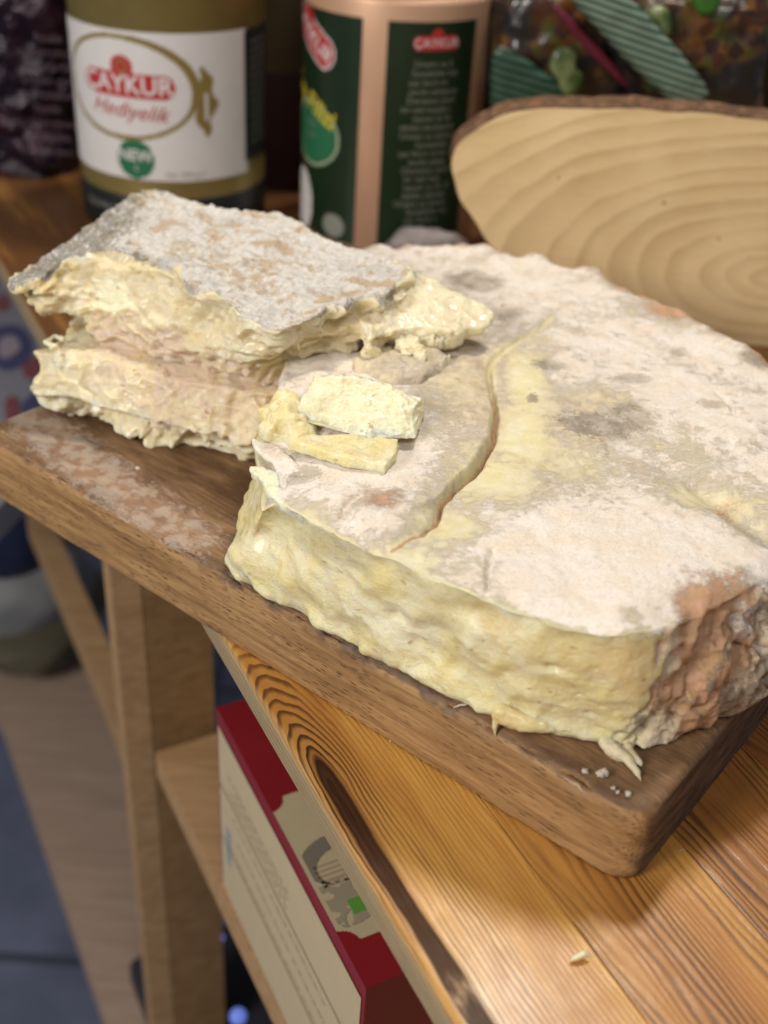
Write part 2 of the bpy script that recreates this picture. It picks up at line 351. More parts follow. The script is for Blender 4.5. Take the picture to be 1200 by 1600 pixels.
    m.set(col=c, rough=m.ma('ADD', m.rng(m.noise(1.5, 4), .3, .7, .30, .44), m.ma('MULTIPLY', core, .25)), spec=m.ma('SUBTRACT', .45, m.ma('MULTIPLY', core, .30)), coat=m.ma('SUBTRACT', .20, m.ma('MULTIPLY', core, .17)), coatr=.22)
    a = m.bump(m.ma('ADD', m.ma('MULTIPLY', line, -.5), m.ma('MULTIPLY', fib, .25)), .035, .55)
    m.bump(m.noise(7, 4, .6), .018, .5, a); return m.m
MC = mat_counter()

def mat_wood(name, c1, c2, stretch=(.12, 1.6, 1.6), rough=.6):
    m = NM(name); n = m.noise(1, 5, .6, .8, v=m.mul(m.co, stretch)); f = m.noise(1, 4, .7, v=m.mul(m.co, tuple(k * 5 for k in stretch)))
    m.set(col=m.mix(m.rng(f, .35, .7, 0, .4), m.mix(m.rng(n, .35, .65), c1, c2), c2), rough=rough); m.bump(f, .03, .5); return m.m

# ================================================================== worktop
e = np.array([.4882, -.8727]); nrm = np.array([.8727, .4882]); O = np.array([2.5, 17.5])
PITCH = 4.6
def P2(u, v): return O + e * u + nrm * v
worktop = empty('worktop', (*P2(-20, 25), -5.2), 'varnished worktop of flame burnt pine planks under the dark cutting board', 'worktop')
V = []; Fc = []; puv = []; side = []
us = np.linspace(-110, 55, 331)
def strip(v0, v1, p):
    nv = 8; vs = np.linspace(v0 + .012, v1 - .012, nv); b = len(V)
    prof = [(vs[0], -.14, 0), (vs[0], -.012, 0)] + [(x, 0, 0) for x in [vs[0] + .02, vs[0] + .06] + list(vs[1:-1]) + [vs[-1] - .06, vs[-1] - .02]] + [(vs[-1], -.012, 0), (vs[-1], -.14, 0)]
    if p == 0:
        prof = [(0.0, -1.15, 1), (0.0, -1.0, 1), (0.0, -.6, 1), (0.0, -.25, 1), (.04, -.10, .6), (.12, -.02, .2), (.20, 0, 0), (.30, 0, 0)] + prof[4:]
    for uu in us:
        for (vv, zz, s) in prof:
            q = P2(uu, vv); V.append((q[0], q[1], -3 + zz)); puv.append((uu, vv - p * PITCH if s < .5 else vv + zz, p)); side.append(s)
    m = len(prof)
    for i in range(len(us) - 1):
        for j in range(m - 1): Fc.append((b + i * m + j, b + i * m + j + 1, b + (i + 1) * m + j + 1, b + (i + 1) * m + j))
for p in range(14): strip(p * PITCH, (p + 1) * PITCH, p)
mesh('planking', V, [f[::-1] for f in Fc], MC, worktop, True, dict(puv=np.array(puv), side=np.array(side)))
a0, a1, b1, b0 = P2(-110, .05), P2(55, .05), P2(55, 14 * PITCH), P2(-110, 14 * PITCH)
bv, bf = loft([[(*q, -4.14) for q in (a0, a1, b1, b0)], [(*q, -3.16) for q in (a0, a1, b1, b0)]])
mesh('underside', bv, bf, mat_wood('pine_under', (.40, .29, .16), (.30, .20, .10)), worktop, False)

# ================================================================== cutting board
bd = np.array([.80, -.60]); bn = np.array([.60, .80]); BO = np.array([7.75, 21.75])
def bp(u, v): return BO - bd * u + bn * v           # u to the left along the front, v to the back
LEN = 30.6; DEP = 20.
def rr(u0, u1, v0, v1, r, n=5):
    pts = []
    for (cx, cy, a0) in ((u0 + r, v0 + r, 180), (u1 - r, v0 + r, 270), (u1 - r, v1 - r, 0), (u0 + r, v1 - r, 90)):
        for k in range(n + 1): a = math.radians(a0 + 90 * k / n); pts.append((cx + r * math.cos(a), cy + r * math.sin(a)))
    return pts
rings = []
for z, ins in ((-2.98, .10), (-2.85, 0), (-.2, 0), (-.04, .06), (0, .2)):
    rings.append([(*bp(u, v), z) for u, v in rr(ins, LEN - ins, ins, DEP - ins, .9)])
Vb, Qb = remesh([loft(rings)], .11, 3)
rel = Vb[:, :2] - BO; bu = -(rel @ bd); bvv = rel @ bn
uvw = np.stack([bu, bvv, Vb[:, 2]], 1)
N = vnormals(Vb, Qb)
edge = np.exp(-(bvv / .35) ** 2) * np.exp(-(Vb[:, 2] / .35) ** 2)
# worn, chipped upper front arris
Vb += N * (fbm(Vb, .5, 3, 2) * .05 + fbm(Vb, 3, 3, 3) * .012)[:, None]
Vb -= N * (edge * (.10 + .22 * sst(.0, .5, fbm(uvw * (1, .5, .5), 1.6, 4, 5))) * 1.2)[:, None]
Vb[:, 2] = np.maximum(Vb[:, 2], -2.996)
N = vnormals(Vb, Qb)
chalk = .72 * np.exp(-((bvv - .9 - .15 * np.maximum(0, bu - 22)) / 1.3) ** 2) * sst(14.5, 20, bu) * (Vb[:, 2] > -.3)
chalk += .28 * sst(14, 20, bu) * (bvv < 6) * (Vb[:, 2] > -.3)
chalk += .62 * np.exp(-(bvv / .35) ** 2) * np.exp(-(Vb[:, 2] / .3) ** 2) * sst(16, 1, bu)
upm = sst(.3, .8, N[:, 2]); endg = sst(.45, .10, bu + .25 * np.exp(-(bvv / .8) ** 2)+ 0.12*fbm(Vb,3,3,8)) * (1 - upm)
gap = np.exp(-((bvv - .10) / .28) ** 2) * sst(18.5, 16, bu) * sst(4, 8, bu)
mesh('cutting_board', Vb, Qb, MB, None, True, dict(buv=uvw, up=upm, chalk=np.clip(chalk, 0, 1), endgrain=np.clip(endg + .75 * gap * (Vb[:, 2] > -.42) * sst(-.25, .25, fbm(Vb, 2.2, 4, 31)), 0, 1)))
tag(bpy.data.objects['cutting_board'], 'thick worn brown wooden cutting board with chalky scratched top, under the cheese', 'cutting board')

# ================================================================== cheese wheel
BT = [(360, 885, 404, 800), (395, 912, 432, 785), (430, 935, 470, 805), (475, 962, 508, 825), (520, 988, 540, 842), (560, 1012, 575, 858), (600, 1038, 612, 872), (645, 1050, 680, 902), (700, 1087, 740, 930), (770, 1122, 800, 952), (850, 1146, 870, 972), (930, 1160, 935, 990), (985, 1172, 1000, 990), (1050, 1158, 1070, 962), (1120, 1130, 1140, 922), (1200, 1095, 1200, 882)]
ZT = 4.3
zt = [3.4, 3.85] + [ZT] * 14; zt[2] = 4.1
bot = [at(a, b, .05) for a, b, c, d in BT]; top = [at(c, d, z) for (a, b, c, d), z in zip(BT, zt)]
rim = [(14.6, 29.8), (16.2, 33), (16.9, 37), (16.4, 41), (14.9, 44.3), (12.9, 47.6), (10.3, 50.4), (7.2, 52.6), (3.2, 53.8), (-.6, 53.4), (-3.6, 52.0), (-4.6, 47), (-4.3, 42), (-4.2, 38)]
for k, q in enumerate(rim):
    c = np.array([3, 39.]); dq = np.array(q) - c; dq /= np.linalg.norm(dq); s = .5 if k < 11 else 0
    bot.append(np.array([*(np.array(q) - dq * .3), .05])); top.append(np.array([*(np.array(q) - dq * s), ZT]))
bot += [at(420, 760, .05), at(388, 838, .05)]
top += [at(400, 692, 4.1), at(408, 742, 3.8)]
bot = np.array(bot); top = np.array(top)
def interp(t, bulge):
    r = bot * (1 - t) + top * t; n = len(r); out = r.copy()
    c = np.array([3, 39.])
    for i in range(n):
        if 12 <= i <= 26:
            d = r[i, :2] - c; out[i, :2] += d / np.linalg.norm(d) * bulge * (1.0 if i > 14 else (i - 11) / 4.)
    return out
rings = [interp(0, -.1), interp(.12, .22), interp(.5, .45), interp(.80, .36), interp(.93, .12), interp(1, -.38)]
rings = [cat(r, 3) for r in rings]
Vw, Qw = remesh([loft(rings)], .065, 6)
topline = np.array([t[:2] for t in cat(top, 3)])
N = vnormals(Vw, Qw)
def L4(pts, z=4.3): return [at(a, b, z) for a, b in pts]
crack1 = L4([(872, 465), (862, 492), (845, 512), (805, 532), (775, 555), (764, 578), (768, 610), (775, 645), (771, 680), (745, 722), (712, 752), (690, 778), (684, 800), (662, 832), (610, 853)])
crack2 = L4([(528, 808), (545, 785), (575, 770)]); crack3 = L4([(768, 858), (762, 890), (762, 922)])
crack4 = L4([(1060, 735), (1110, 765), (1150, 800), (1200, 832), (1260, 850)])
crack5 = L4([(690, 778), (682, 800), (686, 812)])
crack6 = L4([(1120, 610),(1140, 630),(1148, 650)])
lobe = [p[:2] for p in L4([(400, 690), (440, 610), (540, 560), (640, 540), (720, 535), (764, 578), (768, 610), (775, 645), (771, 680), (745, 722), (712, 752), (690, 778), (640, 800), (560, 810), (480, 790)])]
lobe2 = [p[:2] for p in L4([(530, 805), (560, 772), (620, 762), (688, 775), (684, 805), (662, 832), (610, 853), (560, 840)])]
up = sst(.35, .85, N[:, 2]) * (Vw[:, 2] > 2.2)
XY = Vw[:, :2]
d1, p1, s1 = pdist(XY + np.stack([fbm(Vw, 1.5, 3, 21), fbm(Vw, 1.5, 3, 22)], 1) * .10, crack1)
inl = inside(XY, lobe); inl2 = inside(XY, lobe2)
wid = .06 + .035 * np.exp(-((p1 - .62) / .14) ** 2) + .05 * np.exp(-((p1 - .3) / .1) ** 2)
dep = (.22 + .60 * np.exp(-((p1 - .62) / .20) ** 2)) * sst(0, .12, p1) * sst(1.0, .86, p1)
dz = fbm(Vw, .16, 3, 1) * .28 + fbm(Vw, .6, 4, 2) * .12 + ridge(Vw, 1.3, 4, 3) * .05 + fbm(Vw, 4, 4, 4) * .03
dz -= dep * np.exp(-(d1 / wid) ** 2)
out1 = ~inl
dz -= out1 * .20 * np.exp(-(d1 / 1.1) ** 2) * sst(.28, .45, p1) * sst(.98, .85, p1)
dl, _, _ = pdist(XY, [*lobe, lobe[0]]); dl2, _, _ = pdist(XY, [*lobe2, lobe2[0]])
dz += inl * (.05 * sst(0, .5, dl) - .03 * np.exp(-(d1 / .2) ** 2))
for cr, w_, dp in ((crack2, .05, .20), (crack3, .05, .28), (crack6, .06, .15), (crack5, .05, .25)):
    dd, pp, ss = pdist(XY + np.stack([fbm(Vw, 2.5, 3, 21), fbm(Vw, 2.5, 3, 22)], 1) * .08, cr); dz -= dp * np.exp(-(dd / w_) ** 2)
d4, p4, s4 = pdist(XY, crack4); dz -= .50 * np.exp(-(d4 / .35) ** 2) * sst(0, .5, p4) + .25 * np.exp(-(d4 / 1.1) ** 2)
dz += inl2 * .14 * sst(0, .5, dl2)
# gentle sag towards the torn front, rim rolled
dt, pt_, st_ = pdist(XY, [*topline, topline[0]])
dz += up * (-.18 * np.exp(-(dt / .8) ** 2)) + np.exp(-(dt / .7) ** 2) * .30 * fbm(Vw, .75, 3, 70)
dz += up * sst(40, 46, XY[:, 1]) * np.exp(-(dt / .9) ** 2) * (.1 + .55 * fbm(Vw, .9, 4, 67))
z_c = (Vw[:, 2] / ZT)
cx = XY - np.array([3, 39.]); ang = np.degrees(np.arctan2(cx[:, 1], cx[:, 0]))
jr = at(1000, 990, 4.3); 
rindside = (XY[:, 0] > 7.65 + .75 * fbm(Vw, .8, 4, 9) + .25 * (Vw[:, 2] - 2)) | (XY[:, 1] > 40)
wall = 1 - up
rough_amt = sst(9.0, 3.5, XY[:, 0])               # the right of the cut is smooth, the left torn
pz = Vw * (1, 1, 1.25)
torn = (fbm(pz, .42, 3, 5) * .36 + (ridge(pz, .6, 2, 6) - .5) * .22 + fbm(Vw, 2.2, 3, 7) * .04) * (.22 + .62 * rough_amt)
torn += .35 * sst(-1.5, -3.5, XY[:, 0]) * np.exp(-((Vw[:, 2] - .9) / .9) ** 2) - .30 * np.exp(-((XY[:, 0] + 2.5) / 1.6) ** 2) * np.exp(-((Vw[:, 2] - 2.6) / 1.0) ** 2)
wq = Vw + .35 * np.stack([fbm(Vw, 1.1, 3, 101), fbm(Vw, 1.1, 3, 102), fbm(Vw, 1.1, 3, 103)], 1)
crust = fbm(Vw, .5, 3, 10) * .38 + (ridge(wq, .9, 3, 11) - .5) * .30 + fbm(Vw, 3.4, 4, 12) * .08
crust -= .28 * sst(.62, .85, ridge(Vw * (1, 1, .8), .8, 3, 13))
pit = sst(.56, .78, fbm(Vw, 2.6, 2, 14) * .5 + .5)
crust -= .10 * pit
ow = np.where(rindside, crust, torn) * wall * sst(.0, .5, Vw[:, 2] + .25)
# eyes in the clean cut
for (px, py, rx) in ((862, 1043, .30), (905, 1087, .16), (922, 1118, .22), (940, 1103, .13), (868, 1024, .12), (905, 1062, .10), (930, 1045, .12), (962, 1078, .10), (880, 1100, .12), (838, 1075, .10), (980, 1128, .14), (735, 962, .14), (618, 965, .35), (700, 1010, .12), (790, 1050, .12)):
    r_ = ray(px, py); o_ = np.array([0, 0, H]); rn = r_ / np.linalg.norm(r_)
    q = Vw - o_; t_ = q @ rn; dd = np.linalg.norm(q - t_[:, None] * rn, axis=1); k = np.argmin(dd + (np.linalg.norm(q, axis=1)) * .05 + (N @ rn > 0) * 9)
    c_ = Vw[k]; r3 = Vw - c_; dist2 = (r3[:, 0] / rx) ** 2 + (r3[:, 1] / rx) ** 2 + (r3[:, 2] / (rx * .42)) ** 2
    ow -= .9 * rx * np.exp(-dist2 * 1.6) * (~rindside)
ow -= .05 * sst(.50, .66, fbm(Vw * (1, 1, 1.8), 2.6, 2, 66)) * sst(2, 4, XY[:, 0]) * wall * (~rindside)
lowlip = np.exp(-((Vw[:, 2] - .25) / .3) ** 2) * wall * (~rindside)
ow += lowlip * (.12 + .22 * fbm(Vw, 1.3, 3, 15))
hn = N.copy(); hn[:, 2] *= .4
Vw = Vw + hn * ow[:, None]; Vw[:, 2] += dz * up
Vw = relax(Vw, Qw, .75 * np.exp(-(dt / .45) ** 2) * (Vw[:, 2] > 3) + .12, 8)
Vw[:, 2] = np.maximum(Vw[:, 2], .02)
N2 = vnormals(Vw, Qw)
wobw = np.stack([fbm(Vw, 1.6, 4, 60), fbm(Vw, 1.6, 4, 61)], 1) * .30
dtw, _, _ = pdist(XY + wobw, [*topline, topline[0]])
# --- masks
def spots(V, lst, z=4.3, wob=.35, seed=30):
    m = np.zeros(len(V)); wx = fbm(V, .8, 4, seed) * wob; wy = fbm(V, .8, 4, seed + 1) * wob * 1.3
    for (x, y, rx, ry, s) in lst:
        c = at(x, y, z); ax = abs(at(x + rx, y, z)[0] - c[0]); ay = abs(at(x, y + ry, z)[1] - c[1])
        m = np.maximum(m, s * np.exp(-(((V[:, 0] + wx - c[0]) / ax) ** 2 + ((V[:, 1] + wy - c[1]) / ay) ** 2)))
    return m
grey = spots(Vw, [(930, 668, 75, 26, 1.0), (985, 655, 50, 34, .8), (740, 440, 60, 16, 1.), (800, 488, 50, 16, .75), (860, 572, 42, 14, .8), (890, 540, 26, 12, .6), (985, 590, 55, 16, .85), (1060, 545, 34, 12, .7), (1110, 630, 40, 18, .75), (880, 500, 40, 20, .5), (835, 620, 18, 18, .8), (475, 742, 45, 20, .95), (490, 715, 25, 14, .8), (940, 700, 12, 40, .6), (1010, 560, 60, 22, .4), (620, 400, 60, 10, .4), (1180, 560, 30, 18, .8), (700, 520, 50, 18, .4)])
yel = spots(Vw, [(825, 600, 34, 70, 1.2), (820, 680, 46, 62, 1.25), (770, 745, 80, 50, 1.1), (700, 820, 70, 46, 1.0), (650, 870, 70, 30, 1.0), (740, 880, 50, 36, .7), (900, 720, 90, 40, .65), (930, 620, 70, 24, .5), (1060, 700, 90, 36, .5), (1100, 770, 90, 32, .85), (980, 960, 30, 14, .6), (480, 800, 60, 24, .9), (600, 650, 90, 50, .45), (1180, 800, 70, 60, .6), (830, 530, 40, 14, .5), (700, 610, 70, 46, .5), (560, 860, 60, 20, .9)], wob=.25)
ddp = np.exp(-(d1 / .30) ** 2) * sst(.0, .1, p1); yel = np.maximum(yel, .8 * ddp)
seam = sst(8.6 + .5 * fbm(Vw, 1.5, 3, 68), 7.5, XY[:, 0]) * (XY[:, 1] < 36)
yel = np.maximum(yel, 1.3 * np.exp(-(dtw / .30) ** 2) * (XY[:, 0] < 7.6) * (XY[:, 1] < 36))
yel = np.maximum(yel, rindside * wall * seam)
pink = spots(Vw, [(600, 785, 38, 18, 1.), (1110, 950, 60, 40, 1.3), (1150, 920, 60, 30, 1.1), (750, 600, 40, 40, .35), (1050, 480, 60, 16, .9), (990, 445, 50, 12, .9), (1120, 500, 60, 16, .7), (1130, 780, 60, 18, .5), (900, 400, 60, 8, .6)], wob=.3)
pink = np.maximum(pink, rindside * wall * (.75 + .9 * fbm(Vw, .5, 3, 33)) * sst(13.5, 10, XY[:, 0]) * sst(.3, 2.4, Vw[:, 2]))
pink = np.maximum(pink, rindside * .7 * np.exp(-(dt / .7) ** 2) * (XY[:, 1] > 36))
powder = .68 + .24 * fbm(Vw, .22, 3, 40) + spots(Vw, [(900, 870, 170, 90, .45), (1100, 860, 120, 60, .4), (1050, 620, 130, 70, .25), (600, 720, 90, 40, .25), (1120, 560, 80, 40, .2), (850, 430, 120, 30, .12), (600, 815, 70, 30, .3)]) - .55 * np.clip(yel, 0, 1.2) - .5 * np.clip(pink, 0, 1)
pink = np.maximum(pink, .75 * np.exp(-(d1 / .10) ** 2) * sst(.25, .5, p1))
powder = np.where(rindside & (up + .55 * fbm(Vw, 1.4, 4, 43) < .62), -.10 + .75 * sst(.1, .5, fbm(Vw, .8, 3, 41)) * sst(8.8, 10.5, XY[:, 0]), powder)
greyW = np.maximum(grey, (rindside * wall) * ((.42 + .9 * fbm(Vw, .7, 3, 42)) * sst(8.5, 11, XY[:, 0]) + .45 * sst(2.4, .8, Vw[:, 2]) + .5 * sst(.6, .8, ridge(wq, .9, 3, 11))))
# paste masks
zz = Vw[:, 2]
amber = .80 * np.exp(-((zz - 3.5) / .80) ** 2) * sst(-.5, 3, XY[:, 0]) * (.6 + .8 * fbm(Vw, .6, 3, 50)) + .75 * sst(5.6, 7.6, XY[:, 0] + .4 * fbm(Vw, .9, 3, 69)) + .40 * np.exp(-((XY[:, 0] + .6) / 2.2) ** 2) * np.exp(-((zz - 3.9) / .8) ** 2) + .25 * np.exp(-((XY[:, 0] - 3.2) / 1.2) ** 2) * (.5 + fbm(Vw, .8, 3, 52))
amber = np.clip(amber, 0, 1) * .85
pale = np.clip(.75 * np.exp(-((zz - 1.7) / 1.2) ** 2) * np.exp(-((XY[:, 0] - .2) / 2.6) ** 2) + .6 * np.exp(-((zz - .6) / .8) ** 2) * sst(-2.5, -4.5, XY[:, 0]) + .42 * np.exp(-((XY[:, 0] - 5.6) / 1.6) ** 2 - ((zz - 1.9) / 1.4) ** 2), 0, 1)
tanm = np.clip(.28 + .3 * fbm(Vw, .5, 3, 51), 0, 1)
intop = inside(XY + wobw, [*topline])
rindv = (intop & (zz > 3.0) & (N[:, 2] > .35)) | rindside | (zz < .03)
fm = rindv[Qw].sum(1) >= 2
wheel = empty('round_cheese', (3, 39, 0), 'large broken cheese wheel with white powdery rind and torn yellow side, on the cutting board', 'cheese')
A = dict(powder=powder, grey=greyW, yellow=yel, pink=pink); B = dict(amber=amber, pale=pale, tan=tanm)
v_, q_, a_, n_ = submesh(Vw, Qw, fm, A, N2); mesh('rind', v_, q_, MR, wheel, True, a_, n_)
v_, q_, a_, n_ = submesh(Vw, Qw, ~fm, B, N2); mesh('paste', v_, q_, MP, wheel, True, a_, n_)

def lump(name, rings, parent, mat, voxel=.05, disp=lambda V, N: 0, attrs=None, sm=3, n=3, zmin=None):
    V, Q = remesh([loft([cat(r, n) if n > 1 else np.array(r) for r in rs]) for rs in rings], voxel, sm)
    N = vnormals(V, Q); V = V + N * np.broadcast_to(np.asarray(disp(V, N), float), (len(V),))[:, None]
    if zmin is not None: V[:, 2] = np.maximum(V[:, 2], zmin)
    A = attrs(V, N) if attrs else dict(amber=np.zeros(len(V)), pale=np.zeros(len(V)), tan=np.zeros(len(V)))
    return mesh(name, V, Q, mat, parent, True, A, vnormals(V, Q))
def pts(lst): return [at(*p) for p in lst]
def down(r, dz, shrink=0.):
    r = np.array(r, float); c = r.mean(0); o = r.copy(); o[:, :2] = c[:2] + (r[:, :2] - c[:2]) * (1 - shrink); o[:, 2] += dz; return o
def const(**k): return lambda V, N: {a: np.full(len(V), b) for a, b in k.items()}
# thin torn rind flaps sticking out at the left
f1 = pts([(393, 684, 4.35), (412, 690, 4.35), (440, 700, 4.3), (480, 745, 4.25), (520, 800, 4.2), (470, 790, 4.0), (440, 756, 4.1), (424, 722, 4.25), (402, 706, 4.3)])
f2 = pts([(390, 732, 4.0), (412, 728, 4.05), (445, 745, 4.15), (490, 780, 4.1), (520, 808, 4.0), (470, 806, 3.9), (430, 782, 3.8), (408, 752, 3.9)])
dsp = lambda a, s: (lambda V, N: fbm(V, s, 4, 3) * a)
lump('rind_flap', [[down(f1, -.13, .04), f1]], wheel, MR, .04, dsp(.09, 3), const(powder=.72, grey=.35, yellow=.2, pink=0.), 2)
lump('torn_lip', [[down(f2, -.28, .05), f2]], wheel, MP, .04, dsp(.12, 2.5), const(amber=.0, pale=.9, tan=.0), 2)
# soft drips
MD = NM('melted_cheese'); MD.set(col=MD.mix(MD.noise(1.5), (.72, .58, .28), (.80, .70, .42)), rough=.16, sss=.6, sssr=(1, .7, .3), ssss=.006, spec=.6); MD.bump(MD.noise(4, 4, .6), .08, .6); MD = MD.m
def tube(path, rad, n=10):
    P = [np.array(p, float) for p in path]; rings = []
    for i, p in enumerate(P):
        t = P[min(i + 1, len(P) - 1)] - P[max(i - 1, 0)]; t /= np.linalg.norm(t); a = np.cross(t, (0, .3, 1.)); a /= np.linalg.norm(a); b = np.cross(t, a)
        rings.append([p + rad[i] * (a * math.cos(2 * math.pi * k / n) + b * math.sin(2 * math.pi * k / n)) for k in range(n)])
    return loft(rings)
def drip(name, tubes, voxel=.04, amp=.05, mat=None, parent=None, sm=3, attrs=None):
    V, Q = remesh([tube(p, r) for p, r in tubes], voxel, sm); N = vnormals(V, Q); V = V + N * (fbm(V, 3, 4, 9) * amp)[:, None]
    return mesh(name, V, Q, mat or MD, parent, True, attrs, vnormals(V, Q))
a = at(800, 1120, .45); 
drip('drip', [([at(775, 1106, .7), at(790, 1118, .45), at(815, 1128, .35), at(850, 1135, .3), at(880, 1142, .25)], [.16, .30, .30, .22, .08]), ([at(784, 1108, .7), at(776, 1120, .35), at(773, 1135, .1), at(774, 1152, -.25)], [.22, .17, .08, .03]), ([at(806, 1120, .5), at(820, 1138, .08)], [.22, .17])], parent=wheel)
drip('torn_shred', [([at(940, 1155, .30), at(960, 1172, .22), at(980, 1188, .18), at(995, 1205, .12), at(1003, 1222, .06)], [.20, .24, .15, .12, .05]), ([at(975, 1165, .2), at(992, 1182, .18), at(1002, 1198, .1)], [.16, .12, .06])], amp=.10, mat=MR, parent=wheel, attrs=None)
for o in wheel.children:
    if o.name.startswith('torn_shred'):
        n_ = len(o.data.vertices)
        for k, v in (('powder', .2), ('yellow', .5), ('grey', 0.), ('pink', .2)): o.data.attributes.new(k, 'FLOAT', 'POINT').data.foreach_set('value', [v] * n_)

# ================================================================== broken chunk
Tt = [(25, 440, 5.2), (62, 428, 5.7), (110, 395, 6.3), (180, 390, 6.5), (270, 415, 6.5), (350, 470, 6.5), (400, 505, 6.4), (450, 512, 6.4), (520, 482, 6.5), (590, 466, 6.5), (645, 428, 6.6), (600, 398, 6.6), (500, 370, 6.5), (440, 338, 6.6), (340, 328, 6.6), (245, 297, 6.6), (190, 315, 6.4), (120, 365, 6.0), (70, 400, 5.6)]
Tb = [(35, 450, 4.7), (72, 480, 4.3), (115, 500, 3.9), (165, 538, 3.1), (240, 570, 2.7), (320, 590, 2.6), (385, 600, 2.6), (440, 598, 2.9), (500, 580, 3.6), (560, 550, 4.3), (620, 520, 4.9)]
T = np.array(pts(Tt)); Bq = list(pts(Tb)); z_end = [4.9, 4.2, 3.8, 3.4, 3.2, 3.4, 3.8, 4.3]
for k in range(11, 19): Bq.append(np.array([T[k][0], T[k][1] - .3, z_end[k - 11]]))
Bq = np.array(Bq); Mq = (T + Bq) / 2; c = T.mean(0)
Mq[2:10, :2] += (Mq[2:10, :2] - c[:2]) * .02 + np.array([0, -.25])
tipT = pts([(560, 486, 6.05), (600, 462, 6.25), (648, 426, 6.35), (705, 452, 6.0), (745, 470, 5.7), (772, 487, 5.5), (764, 504, 5.35), (735, 512, 5.35), (700, 518, 5.4), (655, 512, 5.5), (610, 520, 5.5), (575, 528, 5.6)])
tipB = np.array(down(tipT, -.95, .06)); tipB[3:9, 2] += np.array([.2, .45, .7, .7, .5, .2])
Lt = pts([(92, 530, 2.9), (150, 545, 3.1), (240, 572, 3.0), (340, 595, 2.9), (425, 603, 2.9), (480, 600, 3.1)]) + [np.array(q) for q in ((-1.5, 45, 3.1), (-5, 49, 3.1), (-9, 50, 3.3), (-12.3, 49, 3.3))]
Lm = pts([(64, 592, 1.3), (118, 618, 1.4), (220, 645, 1.5), (310, 665, 1.4), (415, 668, 1.4), (470, 655, 1.5)]) + [np.array(q) for q in ((-1.5, 45, 1.5), (-5, 49, 1.5), (-9, 50, 1.5), (-13, 48.5, 1.5))]
Lb = pts([(80, 624, .05), (122, 642, .05), (205, 682, .05), (292, 697, .05), (392, 720, .05), (440, 700, .05)]) + [np.array(q) for q in ((-1.8, 45, .05), (-5, 48.6, .05), (-9, 49.5, .05), (-12.8, 48, .05))]
for q_ in (Lt, Lm):
    for k in range(0, 6): q_[k] = q_[k] + np.array([-.1, -.45, 0])
Vc, Qc = remesh([loft([cat(Bq, 3), cat(Mq, 3), cat(T, 3)]), loft([cat(tipB, 3), cat(tipT, 3)]), loft([cat(Lb, 3), cat(Lm, 3), cat(Lt, 3)])], .06, 4)
N = vnormals(Vc, Qc)
rpoly = [p[:2] for p in cat(T, 3)]
wob = np.stack([fbm(Vc, 1.4, 4, 71), fbm(Vc, 1.4, 4, 72)], 1) * .28
inr = inside(Vc[:, :2] + wob, rpoly); upc = sst(.25, .7, N[:, 2])
dtc, _, _ = pdist(Vc[:, :2] + wob, [*rpoly, rpoly[0]])
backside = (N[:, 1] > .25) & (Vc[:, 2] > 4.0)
rv = ((inr & (Vc[:, 2] > 4.9) & (N[:, 2] > .15)) & ~((Vc[:, 0] > -.3 + .5*fbm(Vc,1.2,3,75)) & (Vc[:, 1] < 45) & (dtc < .25))) | backside
rv &= ~((Vc[:, 0] > .9))
pz = Vc * (1, 1, 1.6)
amp = np.where(N[:, 1] > .2, .3, 1.)
def ledges(V, k, a, seed):
    q = (V[:, 2] + 1.1 * fbm(V, .45, 3, seed) + .25 * fbm(V, 1.6, 3, seed + 1)) * k; fr_ = q - np.floor(q)
    return a * (sst(0, .78, fr_) * sst(1., .86, fr_) - .4) * sst(-.25, .15, fbm(V, .45, 3, seed + 2))
wc = pz + .4 * np.stack([fbm(Vc, .9, 3, 104), fbm(Vc, .9, 3, 105), fbm(Vc, .9, 3, 106)], 1)
tn = (fbm(pz, .42, 3, 73) * .70 + (ridge(wc, .65, 3, 74) - .4) * .50 + fbm(Vc, 2.2, 3, 76) * .10 + (ridge(wc, 2.4, 2, 79) - .5) * .07 + ledges(Vc, 1.25, .26, 110) + ledges(Vc, 2.9, .09, 114)) * (1 - upc * .75) * amp * (1 + .35 * (Vc[:, 2] < 2.8))
wrk = (fbm(Vc, .30, 3, 77) * .35 + (ridge(Vc, 1.1, 4, 78) - .4) * .16 + fbm(Vc, 4.5, 4, 80) * .12)
tipm = sst(-.5, .8, Vc[:, 0]) * (Vc[:, 2] > 3.8)
ow = np.where(rv, wrk * upc + .5 * tn * (1 - upc), tn * (1 - .45 * tipm) + wrk * .35 * upc)
ow = ow * sst(.0, .5, Vc[:, 2] + .2)
# the torn top edge curls over the paste like a lip
lip = np.exp(-(dtc / .28) ** 2) * (Vc[:, 2] > 5.2) * (N[:, 1] < .1)
ow += .10 * lip
Vc = Vc + N * ow[:, None]; Vc = relax(Vc, Qc, np.where(rv, .1, .40), 2); Vc[:, 2] = np.maximum(Vc[:, 2], .02); N2 = vnormals(Vc, Qc)
chunk = empty('cheese_chunk', (-7, 44, 0), 'big broken cheese wedge with grey white crust and gaping torn middle, left of the wheel', 'cheese')
blue = .30 * sst(-6.5, -1, Vc[:, 0]) * sst(44, 39, Vc[:, 1])
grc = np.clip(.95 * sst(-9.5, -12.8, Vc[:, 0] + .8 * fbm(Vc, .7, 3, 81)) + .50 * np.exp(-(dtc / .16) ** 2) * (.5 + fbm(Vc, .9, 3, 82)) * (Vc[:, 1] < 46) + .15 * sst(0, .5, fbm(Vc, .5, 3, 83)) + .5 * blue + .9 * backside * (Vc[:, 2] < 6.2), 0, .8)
pkc = np.clip(1.0 * sst(.12, .55, fbm(Vc, .35, 3, 84)), 0, 1) * .55
